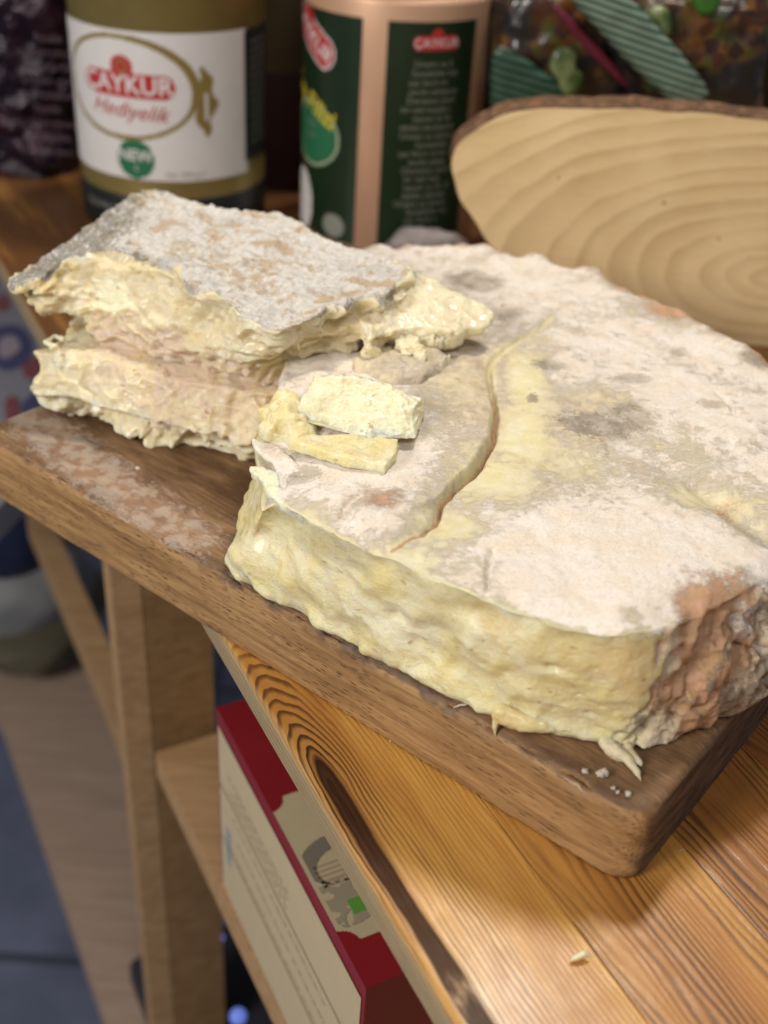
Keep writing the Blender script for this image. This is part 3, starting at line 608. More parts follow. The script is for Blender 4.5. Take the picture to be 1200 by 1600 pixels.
A = dict(powder=.74 + .30 * fbm(Vc, .4, 3, 85) - .30 * grc - .25 * pkc, grey=grc, yellow=np.clip(.9 * sst(.1, .0, dtc) * (Vc[:, 0] > -1), 0, 1) + .5 * sst(.35, .6, fbm(Vc, .45, 3, 87)), pink=pkc * .9)
z = Vc[:, 2]; X = Vc[:, 0]
ptan = np.clip(.78 * np.exp(-((z - 2.9) / 2.1) ** 2) * sst(-13.5, -10.5, X) + .55 * fbm(Vc, .5, 3, 90), 0, 1) * (1 - tipm)
ppale = np.clip(.9 * np.exp(-((X + 11.3) / 1.3) ** 2 - ((z - 5) / .9) ** 2) + .55 * tipm + .7 * np.exp(-((X + 13.8) / 1.5) ** 2 - ((z - .9) / 1.2) ** 2) + .2 * fbm(Vc, .6, 3, 91), 0, 1)
pamb = np.clip(.45 * np.exp(-((X + 10) / 3.5) ** 2 - ((z - 3.3) / .5) ** 2) + .5 * np.exp(-((z - 5.6) / .45) ** 2) * (X < 0) * (.5 + fbm(Vc, .7, 3, 93)) + .35 * sst(.3, .7, fbm(Vc, .7, 3, 92)) + .55 * sst(-12.3, -14., X) * (z > 3.5), 0, 1)
Bm = dict(amber=pamb, pale=ppale, tan=ptan)
fm = rv[Qc].sum(1) >= 2
v_, q_, a_, n_ = submesh(Vc, Qc, fm, A, N2); mesh('rind', v_, q_, MRC, chunk, True, a_, n_)
v_, q_, a_, n_ = submesh(Vc, Qc, ~fm, Bm, N2); mesh('paste', v_, q_, MPC, chunk, True, a_, n_)
drip('hanging_shred', [([at(628, 520, 5.0), at(636, 535, 4.95), at(650, 548, 4.85), at(662, 568, 4.75)], [.42, .36, .28, .12]), ([at(640, 536, 4.95), at(690, 530, 5.0)], [.3, .25]), ([at(628, 530, 4.95), at(640, 556, 4.8)], [.3, .16])], amp=.30, mat=MPC, parent=chunk, attrs=None)
drip('hanging_shred', [([at(85, 545, 3.2), at(72, 535, 3.2), at(84, 525, 3.3), at(100, 530, 3.2)], [.16, .12, .10, .10]), ([at(85, 545, 3.1), at(100, 575, 2.4)], [.16, .3])], amp=.12, mat=MPC, parent=chunk, attrs=None)
drip('hanging_shred', [([at(60, 468, 4.4), at(68, 485, 4.1), at(80, 490, 4.0)], [.22, .12, .06])], amp=.10, mat=MPC, parent=chunk, attrs=None)

# ================================================================== small pieces on the wheel
zb = 4.62
w0 = pts([(458, 655, zb), (500, 668, zb), (580, 688, zb), (650, 686, zb), (664, 640, zb), (600, 632, zb), (520, 620, zb), (475, 622, zb)])
w1 = pts([(474, 612, 5.35), (500, 622, 5.35), (580, 634, 5.3), (645, 640, 5.2), (660, 622, 5.3), (610, 596, 5.75), (560, 584, 5.9), (490, 582, 5.8)])
o = lump('cheese_fragment', [[w0, (np.array(w0) + np.array(w1)) / 2 + np.array([0, -.05, 0]), w1]], None, MP, .045,
     lambda V, N: fbm(V, 1.2, 3, 5) * .08 + fbm(V, .9, 2, 58) * .12 + np.where(N[:, 2] > .5, fbm(V, 2.2, 4, 6) * .14 + fbm(V, 7, 3, 8) * .04, fbm(V, 2.2, 3, 8) * .03),
     lambda V, N: dict(amber=.15 * sst(.6, .3, N[:, 2]), pale=np.where(N[:, 2] > .5, .75, .05), tan=np.zeros(len(V))), 1, 1)  # shading put into the colour: paler top, darker front face
tag(o, 'wedge shaped crumbly pale yellow cheese fragment lying on the smooth round lobe of the wheel', 'cheese piece')
s0 = pts([(452, 702, 4.4), (520, 724, 4.4), (602, 742, 4.4), (618, 722, 4.4), (624, 698, 4.4), (560, 694, 4.4), (490, 690, 4.4)])
o = lump('cheese_slice', [[s0, down(s0, .34, .03)]], None, MP, .045, lambda V, N: fbm(V, 1.3, 3, 15) * .09 + fbm(V, 4, 3, 16) * .04,
     lambda V, N: dict(amber=.2 * (N[:, 2] < .3), pale=.25 * np.ones(len(V)), tan=np.where(N[:, 2] > .3, .4, .0)), 1, 1)
tag(o, 'thin flat yellow cheese slice lying directly below the wedge shaped fragment', 'cheese piece')
g0 = pts([(412, 688, 4.1), (450, 694, 4.1), (488, 690, 4.1), (482, 655, 4.1), (445, 632, 4.1), (408, 650, 4.1)])
o = lump('cheese_lump', [[down(g0, 0, 0), down(g0, .35, .05), down(g0, .72, .4)]], None, MP, .045, lambda V, N: fbm(V, 1.1, 3, 25) * .45 + fbm(V, 3, 3, 16) * .08,
     lambda V, N: dict(amber=.25 * sst(.0, .5, fbm(V, 1.2, 2, 3)), pale=.45 * np.ones(len(V)), tan=.2 * np.ones(len(V))), 2)
tag(o, 'irregular yellow cheese lump wedged between the broken chunk and the wheel edge', 'cheese piece')
# translucent flakes under the overhanging tip
h0 = pts([(545, 575, 4.4), (590, 600, 4.4), (640, 605, 4.4), (690, 580, 4.4), (705, 560, 4.4), (640, 548, 4.4), (580, 552, 4.4)])
o = lump('cheese_flake', [[h0, down(h0, .32, .12)]], None, MR, .05, lambda V, N: fbm(V, .9, 3, 35) * .40 + fbm(V, 4, 3, 16) * .03,
     const(powder=.42, grey=.1, yellow=.25, pink=.1), 3)
tag(o, 'curved tan cheese flake in the shade under the pointed tip of the chunk', 'cheese piece')

# ================================================================== crumbs
MK = NM('dry_crumb'); MK.set(col=MK.mix(MK.noise(6), (.62, .56, .50), (.44, .38, .31)), rough=.7, sss=.2, ssss=.001); MK = MK.m
def crumb(px, py, z, r, seed, label, group=None, mat=None, fl=.7):
    bm = bmesh.new(); bmesh.ops.create_icosphere(bm, subdivisions=4, radius=1); V = np.array([v.co[:] for v in bm.verts]); Fc = [[v.index for v in f.verts] for f in bm.faces]; bm.free()
    k = 1 + .9 * fbm(V, 1.3, 3, seed) + .35 * fbm(V, 4, 3, seed + 9); V = V * k[:, None] * r * (1, .9, fl); V[:, 2] -= V[:, 2].min(); c = at(px, py, z); V += c
    return tag(mesh('crumb', V, Fc, mat or MK, None, True), label, 'crumb', group)
G = 'white crumbs on the front corner of the board'
crumb(913, 1207, 0, .085, 1, 'tiny white crumb near the board corner, leftmost and alone in its row', G)
crumb(940, 1214, 0, .13, 2, 'largest white crumb near the board corner, second from the left', G)
crumb(958, 1233, -.01, .065, 3, 'small white crumb near the board corner, just left below the hanging shred', G)
crumb(965, 1240, -.02, .055, 4, 'smallest white crumb near the board corner, touching its slightly bigger neighbour', G)
crumb(981, 1243, -.03, .085, 5, 'white crumb nearest the rounded board corner, rightmost of the row', G)
crumb(611, 1158, -3, .05, 6, 'tiny pale crumb on the worktop against the long front side of the board')
crumb(215, 733, 0, .09, 8, 'small cream crumb on the bare left top of the board below the chunk', fl=.3)
def curl(name, path, rad, label, mat, fl=1.):
    V, Q = remesh([tube(path, rad, 8)], .02, 2); V[:, 2] = V[:, 2].min() + (V[:, 2] - V[:, 2].min()) * fl
    A_ = dict(amber=np.full(len(V), .2), pale=np.full(len(V), .6), tan=np.zeros(len(V)))
    return tag(mesh(name, V, Q, mat, None, True, A_), label, 'crumb')
curl('cheese_shaving', [at(892, 1500, -2.9), at(903, 1495, -2.85), at(913, 1490, -2.8), at(922, 1496, -2.9)], [.05, .10, .09, .03], 'small curled cheese shaving lying alone on the worktop in front of the board', MP)
curl('thread_curl', [at(1060, 1336, -2.97), at(1062, 1329, -2.96), at(1068, 1327, -2.96), at(1073, 1329, -2.97)], [.012, .018, .018, .010], 'tiny white curled thread on the worktop right of the board corner', MK)
curl('cheese_shaving', [at(708, 1106, -.02), at(718, 1102, .03), at(728, 1101, .03), at(737, 1097, .0)], [.02, .04, .045, .02], 'thin white shaving on the upper front edge of the board below the cut face', MK)
for (px, py, s, z) in ((690, 1395, 3, -3), (752, 1392, 13, -3), (1120, 1450, 23, -3)): pass

# ================================================================== tins behind
def wrap(c, r, fdir):
    """arc length s (left to right as seen), height z -> world"""
    a0 = math.atan2(fdir[1], fdir[0])
    def g(s, z, off=0.):
        a = a0 + np.asarray(s) / r
        return np.stack([c[0] + (r + off) * np.cos(a), c[1] + (r + off) * np.sin(a), c[2] + np.asarray(z) + 0 * a], -1)
    return g
def patch(g, pred, s0, s1, z0, z1, off, step=.08):
    ns = max(2, int((s1 - s0) / step)); nz = max(2, int((z1 - z0) / step)); ss = np.linspace(s0, s1, ns + 1); zs = np.linspace(z0, z1, nz + 1)
    Sg, Zg = np.meshgrid(ss, zs); V = g(Sg.ravel(), Zg.ravel(), off); cs = (ss[:-1] + ss[1:]) / 2; cz = (zs[:-1] + zs[1:]) / 2; CS, CZ = np.meshgrid(cs, cz)
    m = pred(CS, CZ) if pred else np.ones_like(CS, bool); m = np.asarray(m); idx = np.argwhere(m); w_ = ns + 1
    Q = np.array([(j * w_ + i, j * w_ + i + 1, (j + 1) * w_ + i + 1, (j + 1) * w_ + i) for j, i in idx]); u, inv = np.unique(Q, return_inverse=True)
    return V[u], inv.reshape(-1, 4)
def text2d(txt, size, shear=0., bold=0., spacing=1.):
    cu = bpy.data.curves.new('txt', 'FONT'); cu.body = txt; cu.size = size; cu.align_x = 'CENTER'; cu.align_y = 'CENTER'; cu.shear = shear; cu.offset = bold; cu.space_character = spacing; cu.resolution_u = 3
    o = bpy.data.objects.new('txt', cu); COL.objects.link(o); dg = bpy.context.evaluated_depsgraph_get(); m = o.evaluated_get(dg).to_mesh()
    V = np.array([v.co[:] for v in m.vertices]); Fc = [list(p.vertices) for p in m.polygons]; o.evaluated_get(dg).to_mesh_clear(); bpy.data.objects.remove(o); return V, Fc
def ctext(g, txt, size, s, z, off, rot=0., **k):
    V, Fc = text2d(txt, size, **k); c, q = math.cos(rot), math.sin(rot); x = V[:, 0] * c - V[:, 1] * q; y = V[:, 0] * q + V[:, 1] * c
    return g(s + x, z + y, off), Fc
white = flat('label_white', (.74, .72, .72), .45); red = flat('logo_red', (.50, .03, .035), .4); gold = flat('print_gold', (.26, .19, .055), .4)
dgreen = flat('label_green', (.010, .030, .012), .35, var=.4); black = flat('label_black', (.012, .014, .016), .35); lgrey = flat('print_grey', (.25, .26, .22), .5)
mgreen = flat('badge_green', (.02, .16, .075), .4); yprint = flat('print_yellow', (.65, .55, .04), .45)
brass = NM('brass_tin'); brass.set(col=brass.mix(brass.noise(.5), (.34, .27, .10), (.25, .19, .06)), metal=.55, rough=.38); brass = brass.m
copper = NM('copper_tin'); copper.set(col=copper.mix(copper.noise(.5), (.74, .47, .31), (.64, .39, .26)), metal=.35, rough=.42); copper = copper.m
ell = lambda s0, z0, a, b: (lambda s, z: ((s - s0) / a) ** 2 + ((z - z0) / b) ** 2 < 1)
def ring(s0, z0, a, b, t): return lambda s, z: (((s - s0) / a) ** 2 + ((z - z0) / b) ** 2 < 1) & (((s - s0) / (a - t)) ** 2 + ((z - z0) / (b - t)) ** 2 > 1)
def pill(s0, z0, a, b, rot=0.):
    def f(s, z):
        c, q = math.cos(rot), math.sin(rot); x = (s - s0) * c + (z - z0) * q; y = -(s - s0) * q + (z - z0) * c
        dx = np.maximum(abs(x) - (a - b), 0); return dx * dx + y * y < b * b
    return f
zb = -3.
cA = np.array([-15.5, 76.2]); rA = 6.1; fd = -cA / np.linalg.norm(cA)
tinA = empty('tea_tin', (*cA, zb), 'round brass tea tin with white oval emblem label standing behind the broken chunk', 'tin')
V, Q = lathe([(0.01, 0), (5.9, 0), (6.02, .12), (6.05, .3), (6.0, .45), (6.0, 16), (6.1, 16.2), (6.1, 16.5), (5.6, 16.7), (.01, 16.7)], (*cA, zb)); mesh('body', V, Q, brass, tinA)
g = wrap((*cA, zb), 6.0, fd)
V, Q = lathe([(6.02, .02), (6.06, .1), (6.06, 2.55), (6.02, 2.6)], (*cA, zb)); mesh('base_band', V, Q, black, tinA)
V, Q = patch(g, None, -17.5, 5.2, 3.75, 12.4, .06, .25); lab = mesh('label', V, Q, white, tinA)
V, Q = patch(g, None, 5.0, 9.2, 4.5, 12.3, .09, .25); mesh('dark_panel', V, Q, black, tinA)
oc = (-3.0, 9.15)
V, Q = patch(g, lambda s, z: ring(oc[0], oc[1], 4.75, 3.05, .26 )(s, z) | ((((s - oc[0]) / 4.75) ** 2 + ((z - oc[1]) / 3.05) ** 2 < 1) & (((s - oc[0] + .35) / 4.6) ** 2 + ((z - oc[1] + .18) / 2.95) ** 2 > 1)), -8, 2, 6, 12.4, .08); mesh('emblem', V, Q, gold, lab)
V, Q = patch(g, lambda s, z: (abs((s - 2.0) - .15 * np.sin(z * 4)) < .75 * np.clip(1 - abs(z - 8.5) / 2.1, 0, 1) ** .7) & ~((abs(s - 2.1) < .1) & (z > 7.4) & (z < 9)), .9, 3.2, 6.3, 10.8, .095); mesh('leaf_ornament', V, Q, gold, lab)
V, Q = patch(g, lambda s, z: pill(-2.75, 9.35, 3.0, .72)(s, z) | ell(-2.9, 10.35, .72, .68)(s, z), -6, 1, 8.4, 11.2, .10); lg = mesh('logo', V, Q, red, lab)
V, Q = ctext(g, 'ÇAYKUR', 1.45, -2.75, 9.35, .125, bold=.03, spacing=1.02); mesh('lettering', V, Q, white, lab, False)
V, Q = ctext(g, '❦', .6, -2.9, 10.4, .125); 
V, Q = patch(g, ring(-2.9, 10.4, .42, .4, .12), -3.4, -2.4, 9.9, 10.9, .125); mesh('sun_mark', V, Q, gold, lab)
V, Q = ctext(g, 'Hediyelik', 1.3, -2.7, 7.85, .10, shear=.35, rot=-.05); mesh('lettering', V, Q, red, lab, False)
V, Q = patch(g, ell(-2.35, 5.0, 1.2, 1.2), -3.7, -1, 3.7, 6.3, .08); mesh('badge', V, Q, mgreen, lab)
V, Q = merge(ctext(g, 'NEW', .95, -2.35, 5.2, .11, bold=.02), ctext(g, 'c', .6, -2.3, 4.5, .11)); mesh('lettering', V, Q, white, lab, False)
V, Q = ctext(g, 'Net 500 g ℮', .5, .7, 4.15, .08); mesh('lettering', V, Q, lgrey, lab, False)
V, Q = merge(*[ctext(g, 'çay tomurcuk', .38, 6.6, 11.6 - k * .5, .11) for k in range(13)]); mesh('lettering', V, Q, lgrey, tinA, False)
V, Q = ctext(g, 'GELENEKSEL TÜRK ÇAYI', .6, -3.5, 1.6, .08); mesh('lettering', V, Q, lgrey, tinA, False)

cB = np.array([-1.15, 76.0]); rB = 5.75; fd = -cB / np.linalg.norm(cB)
tinB = empty('tea_tin', (*cB, zb), 'round copper tea tin with dark green printed panels standing left of the wooden slice', 'tin')
V, Q = lathe([(0.01, 0), (5.6, 0), (5.75, .15), (5.75, 14.75), (5.72, 14.9), (5.45, 15.05), (5.4, 15.1), (.01, 15.1)], (*cB, zb)); mesh('body', V, Q, copper, tinB)
V, Q = lathe([(0.01, 15.05), (5.3, 15.05), (5.35, 15.2), (5.3, 17.2), (5.1, 17.4), (.01, 17.4)], (*cB, zb)); mesh('lid', V, Q, brass, tinB)
g = wrap((*cB, zb), 5.75, fd)
V, Q = patch(g, None, -9.5, -2.05, .3, 13.9, .05, .25); pl = mesh('left_panel', V, Q, dgreen, tinB)
V, Q = patch(g, None, -.55, 5.3, .3, 13.9, .05, .25); pr = mesh('right_panel', V, Q, dgreen, tinB)
V, Q = patch(g, lambda s, z: pill(-6.3, 12.4, 2.6, .85, -.5)(s, z) | ell(-6.6, 13.2, .7, .7)(s, z), -9.4, -3, 10.4, 13.85, .08); mesh('logo', V, Q, red, pl)
V, Q = patch(g, lambda s, z: pill(-6.3, 12.4, 2.72, .97, -.5)(s, z) & ~pill(-6.3, 12.4, 2.6, .85, -.5)(s, z), -9.4, -3, 10.4, 13.85, .08); mesh('logo_rim', V, Q, white, pl)
V, Q = ctext(g, 'ÇAYKUR', 1.25, -6.3, 12.4, .11, rot=-.5, bold=.02); mesh('lettering', V, Q, white, pl, False)
V, Q = ctext(g, 'Çay Filizi', 1.6, -6.4, 8.6, .09, rot=-.35, bold=.03); mesh('lettering', V, Q, yprint, pl, False)
V, Q = patch(g, ell(-5.9, 6.6, 2.3, 1.7), -9, -3, 4, 9, .07); mesh('badge', V, Q, mgreen, pl)
V, Q = patch(g, ring(-5.9, 6.6, 2.6, 2.0, .22), -9, -3, 4, 9, .075); mesh('badge_ring', V, Q, flat('pale_green', (.30, .42, .26)), pl)
V, Q = merge(*[ctext(g, t, .55, -5.9, 7.2 - k * .62, .09) for k, t in enumerate(('Rize', 'Çayı'))]); mesh('lettering', V, Q, lgrey, pl, False)
V, Q = patch(g, ell(-7.2, 2.0, 1.5, 2.1), -9.2, -5, .3, 4.3, .07); mesh('cup_print', V, Q, white, pl)
V, Q = patch(g, ell(-3.6, 1.3, .85, .75), -5, -2.2, .3, 3, .07); mesh('badge', V, Q, lgrey, pl)
V, Q = patch(g, lambda s, z: pill(2.4, 12.75, 1.45, .42)(s, z) | ell(2.4, 13.2, .35, .35)(s, z), .5, 4.5, 12.2, 13.8, .08); mesh('logo', V, Q, red, pr)
V, Q = ctext(g, 'ÇAYKUR', .72, 2.4, 12.75, .11); mesh('lettering', V, Q, white, pr, False)
wd = ['Üretim ve dolum', 'İçindekiler siyah', 'çay Serin ve kuru', 'yerde saklayınız', 'Demleme önerisi', 'bir tatlı kaşığı çay', 'kaynar su ile 15', 'dakika demleyiniz']
V, Q = merge(*[ctext(g, wd[k % 8][: 11 + (k * 5) % 9], .50, 2.3 + .25 * math.sin(k * 2.3), 11.6 - k * .52, .08) for k in range(19)]); mesh('lettering', V, Q, lgrey, pr, False)

# ================================================================== wooden slice with bark
Ys = 60.
sl = [(768, 385), (742, 345), (720, 312), (708, 275), (709, 243), (722, 220), (760, 192), (800, 176), (850, 169), (920, 169), (1000, 170), (1100, 178), (1200, 188)]
f = [aty(a, b, Ys) for a, b in sl]; f = [np.array(p) for p in f] + [np.array(q) for q in ((24, Ys, 9.3), (30, Ys, 8.2), (35, Ys, 5.8), (37, Ys, 2.5), (35, Ys, -.5), (30, Ys, -2.4), (24, Ys, -2.9), (16, Ys, -2.95), (10, Ys, -2.0), (7.0, Ys, .2))]
f = cat(f, 5); jit = fbm(f, .8, 3, 5) * .12; cf = f.mean(0); f = f + (f - cf) / np.linalg.norm(f - cf, axis=1, keepdims=True) * jit[:, None]
slice_ = empty('wooden_slice', (18, 61, -3), 'oval pale wooden slice board with growth rings and bark rim standing behind the wheel', 'wooden board')
m = NM('sliced_wood'); xyz = m.sep(m.co); dx = m.ma('SUBTRACT', xyz[0], 2.4); dzv = m.ma('SUBTRACT', xyz[2], 4.0)
wv = m.ma('SUBTRACT', m.noise(.11, 3, .5), .5); dx2 = m.ma('ADD', m.ma('MULTIPLY', dx, .47), m.ma('MULTIPLY', wv, 2.0))
rad = m.ma('SQRT', m.ma('ADD', m.ma('MULTIPLY', dx2, dx2), m.ma('MULTIPLY', dzv, dzv)))
rad = m.ma('ADD', rad, m.ma('MULTIPLY', m.ma('SUBTRACT', m.noise(.28, 2, .5), .5), .35))
rad = m.ma('ADD', rad, m.ma('MULTIPLY', m.noise(1., 2, .5, v=m.comb(m.ma('MULTIPLY', rad, .9), 0., 0.)), 1.3)); fr = m.ma('FRACT', m.ma('MULTIPLY', m.ma('POWER', rad, .9), 1.6)); ln = m.ma('MULTIPLY', m.rng(fr, .25, .9), m.rng(fr, .92, 1., 1, 0))
c = m.mix(m.rng(m.noise(.25, 4), .3, .7), (.86, .67, .38), (.79, .60, .32)); c = m.mix(m.ma('MULTIPLY', m.ma('MULTIPLY', ln, m.rng(m.noise(.22, 3), .3, .65, .25, 1.)), .42), c, (.42, .26, .10))
sw = m.noise(1, 4, .7, v=m.mul(m.co, (.6, 1, 5))); c = m.mix(m.rng(sw, .5, .75, 0, .25), c, (.42, .27, .12)); c = m.mix(m.rng(m.voro(.45), .035, .06, .7, 0), c, (.22, .11, .04)); m.set(col=c, rough=.6); m.bump(sw, .03, .5); MW = m.m
m = NM('bark'); m.set(col=m.mix(m.rng(m.noise(2.2, 6, .7), .38, .65), (.070, .034, .018), (.27, .135, .062)), rough=.85); m.bump(m.noise(3.5, 6, .7), .15, 1.); MBK = m.m
back = f + np.array([0, 2.2, 0]); nn = len(f)
V = np.vstack([f, back]); Fc = [tuple(range(nn))] + [tuple(range(2 * nn - 1, nn - 1, -1))]
mesh('face', V, Fc, MW, slice_, False)
ctr = cf; outf = lambda P, d: P + (P - (ctr + (0, P[0][1] - ctr[1], 0))) / np.linalg.norm(P - (ctr + (0, P[0][1] - ctr[1], 0)), axis=1, keepdims=True) * np.asarray(d)[..., None]
bt = .08 + .12 * fbm(f, 1.1, 3, 8)
rs = [outf(f + (0, .03, 0), 0 * bt + .002), outf(f + (0, .0, 0), bt * .4), outf(f + (0, .35, 0), bt * .7 + .03), outf(f + (0, 1.4, 0), bt * .8 + .03), outf(f + (0, 2.2, 0), bt)]
V, Fc = loft(rs); Fc = Fc[:-2]; mesh('bark', V, Fc, MBK, slice_)

# ================================================================== packets and dark goods behind
def packet(name, poly, Y, th, mat, parent, vox=.22, sm=14, wr=.12, uvrot=0.):
    P = np.array([aty(a, b, Y) for a, b in poly]); F_ = cat(P, 3); c = F_.mean(0)
    r = [F_ + (0, th * .1, 0), c + (F_ - c) * .93 + (0, -th * .45, 0), c + (F_ - c) * .70 + (0, -th * .9, 0)]; r2 = [F_ + (0, th * .2, 0), c + (F_ - c) * .9 + (0, th * .8, 0)]
    V, Q = remesh([loft([r2[1], r2[0], r[0], r[1], r[2]])], vox, sm); N = vnormals(V, Q); V = V + N * (ridge(V, .35, 3, 4) * wr * 2 + fbm(V, .9, 3, 6) * wr)[:, None]
    V[:, 2] = np.maximum(V[:, 2], -2.99)
    return mesh(name, V, Q, mat, parent)
m = NM('food_print'); c = m.ramp(m.voro(1.6, out='Color'), [(.0, (.015, .009, .008)), (.42, (.07, .022, .010)), (.6, (.17, .075, .02)), (.8, (.03, .06, .010)), (1., (.20, .12, .03))])
c = m.mix(m.rng(m.noise(.35, 3), .42, .6), (.012, .010, .012), c); m.set(col=c, rough=.28, coat=.5, coatr=.15); m.bump(m.noise(.8, 3), .3, .5); MF = m.m
m = NM('dark_foil'); m.set(col=m.mix(m.rng(m.noise(.25, 4), .4, .65), (.012, .006, .016), (.045, .014, .026)), rough=.30, metal=.35); m.bump(m.noise(.7, 4, .6), .5, .9); MDF = m.m
def stripe_mat(name, dirv, c1, c2, k):
    m = NM(name); x, y, z = m.sep(m.co); q = m.ma('ADD', m.ma('MULTIPLY', x, dirv[0]), m.ma('MULTIPLY', z, dirv[1])); fr = m.ma('FRACT', m.ma('MULTIPLY', q, k))
    m.set(col=m.mix(m.rng(fr, .3, .7), c1, c2), rough=.35); m.bump(fr, .1, .6); return m.m
MS = stripe_mat('seal_stripes', (.25, 1.), (.24, .30, .25), (.02, .09, .055), 2.6)
MS2 = stripe_mat('seal_stripes_dim', (.2, 1.), (.055, .11, .08), (.006, .035, .02), 2.2)
p1 = empty('spice_packet', (*aty(1050, 330, 69)[:2], -3), 'glossy printed packet of dried peppers with striped green and white seal, right above the slice', 'packet', 'printed packets behind the slice')
packet('pouch', [(905, -40), (1190, -40), (1195, 120), (1170, 330), (1010, 330), (1000, 110)], 70, 2.2, MF, p1, wr=.15)
packet('seal', [(866, -40), (942, -40), (1100, 126), (1097, 160), (1055, 163), (948, 62)], 66.5, .5, MS, p1, vox=.14, sm=4, wr=.05)
p2 = empty('spice_packet', (*aty(850, 330, 74)[:2], -3), 'darker printed packet with red stripe lying further back left, over the slice', 'packet', 'printed packets behind the slice')
packet('pouch', [(790, -40), (930, -40), (1000, 150), (990, 330), (790, 330), (770, 90)], 74, 2., MF, p2)
packet('seal', [(768, 90), (800, 78), (905, 158), (895, 185), (780, 185)], 71.2, .4, MS2, p2, vox=.14, sm=4, wr=.05)
packet('red_band', [(862, 10), (872, 8), (930, 65), (985, 132), (975, 136), (915, 78)], 71.0, .2, flat('band_red', (.14, .02, .04), .3), p2, vox=.14, sm=4, wr=.04)
cab = NM('print_cabbage'); cab.set(col=cab.mix(cab.rng(cab.noise(.9, 4), .4, .6), (.20, .25, .11), (.06, .10, .03)), rough=.35); cab = cab.m
packet('leaf_print', [(862, 82), (880, 72), (902, 84), (900, 105), (915, 122), (898, 152), (880, 148), (872, 128), (860, 108)], 70.8, .3, cab, p2, vox=.12, sm=4, wr=.03)
packet('leaf_print', [(1000, 20), (1040, 10), (1050, 50), (1030, 65), (1002, 50)], 67.5, .3, cab, p1, vox=.12, sm=4, wr=.03)
packet('leaf_print', [(1080, -20), (1125, -20), (1120, 18), (1090, 22)], 67.5, .3, flat('print_leaf', (.04, .15, .02), .35), p1, vox=.12, sm=4, wr=.03)
p3 = empty('foil_bag', (*aty(45, 300, 80)[:2], -3), 'dark purple crinkled foil bag standing at the far left beside the white labelled tin', 'bag')
packet('bag_body', [(-90, -60), (92, -60), (100, 120), (118, 300), (20, 320), (-90, 300)], 83, 2.5, MDF, p3, vox=.3, sm=10, wr=.35)
V, Q = merge(*[(lambda tv, tf: (np.stack([aty(75, 60 + k * 22, 80.2)[0] + tv[:, 0], 0 * tv[:, 0] + 80.15 - .0 * k, aty(75, 60 + k * 22, 80.2)[2] + tv[:, 1]], 1), tf))(*text2d(['Fındık', 'içi kavrulmuş', 'net ağırlık', 'üretim yeri', 'son tüketim'][k % 5], .8)) for k in range(9)])
mesh('lettering', V, Q, flat('print_mauve', (.10, .06, .08)), p3, False)
p4 = empty('brown_carton', (-7.6, 84, -3), 'narrow olive brown carton in the dark gap between the two tins', 'carton')
V, Q = box((-8.2, 83.5, -3), (4.2, 4, 18), 0, .15); mesh('carton_body', V, Q, flat('carton_brown', (.085, .062, .030), .5), p4)
V, Q = box((-8.2, 81.4, -3), (4.2, .1, 8), 0, .03); mesh('carton_base', V, Q, flat('carton_maroon', (.035, .010, .014), .5), p4)
V, Q = box((0, 103, -3), (160, 3, 60)); o = mesh('back_wall', V, Q, flat('dark_back', (.012, .010, .014), .6), None, False); tag(o, kind='structure')
# more dark stock behind
def dark_box(px, Y, w_, h_, label, col):
    c = aty(px, 200, Y); V, Q = box((c[0], Y, -3), (w_, 4, h_), random.uniform(-.1, .1), .2); o = mesh('dark_carton', V, Q, flat('stock', col, .35), None); tag(o, label, 'carton')
dark_box(1175, 76, 8, 24, 'black glossy carton at the far right edge behind the packets', (.010, .010, .012))
dark_box(715, 90, 14, 24, 'black carton standing behind the copper tin and the packets', (.010, .009, .012))
p6 = packet('crumpled_wrapper', [(602, 384), (640, 366), (700, 370), (722, 392), (650, 415)], 69.0, .8, flat('foil_grey', (.26, .23, .23), .55, .1), None, vox=.14, sm=2, wr=.25)
tag(p6, 'crumpled silver wrapper at the foot of the copper tin behind the wheel rim', 'wrapper')

# ================================================================== below the worktop
th = math.atan2(e[1], e[0])
MPW = mat_wood('plain_pine', (.52, .335, .175), (.40, .24, .115)); MPD = mat_wood('dark_pine', (.34, .20, .085), (.25, .14, .055)); MPL = mat_wood('pale_pine', (.45, .33, .26), (.36, .26, .20))
def slab(name, pts4, z, t, mat, parent):
    top_ = [at(a, b, z) for a, b in pts4]; V, Fc = loft([[p - (0, 0, t) for p in top_], top_]); return mesh(name, V, Fc, mat, parent, False)
rack = empty('shelf_rack', (-10, 46, -90), 'blurred pine shelf rack below the worktop with square post and plank shelf', 'shelf')
zs = -26.
s1_ = at(243, 1176, zs)[:2]; s2_ = at(445, 1600, zs)[:2]; ed = (s2_ - s1_) / np.linalg.norm(s2_ - s1_); en = np.array([-ed[1], ed[0]])
A0, A1 = s1_, s1_ + ed * 60; B1_, B0 = A1 + en * 22, A0 + en * 22
V, Fc = loft([[(*q, zs - 1.9) for q in (A0, A1, B1_, B0)], [(*q, zs) for q in (A0, A1, B1_, B0)]]); mesh('shelf_plank', V, Fc, MPW, rack, False)
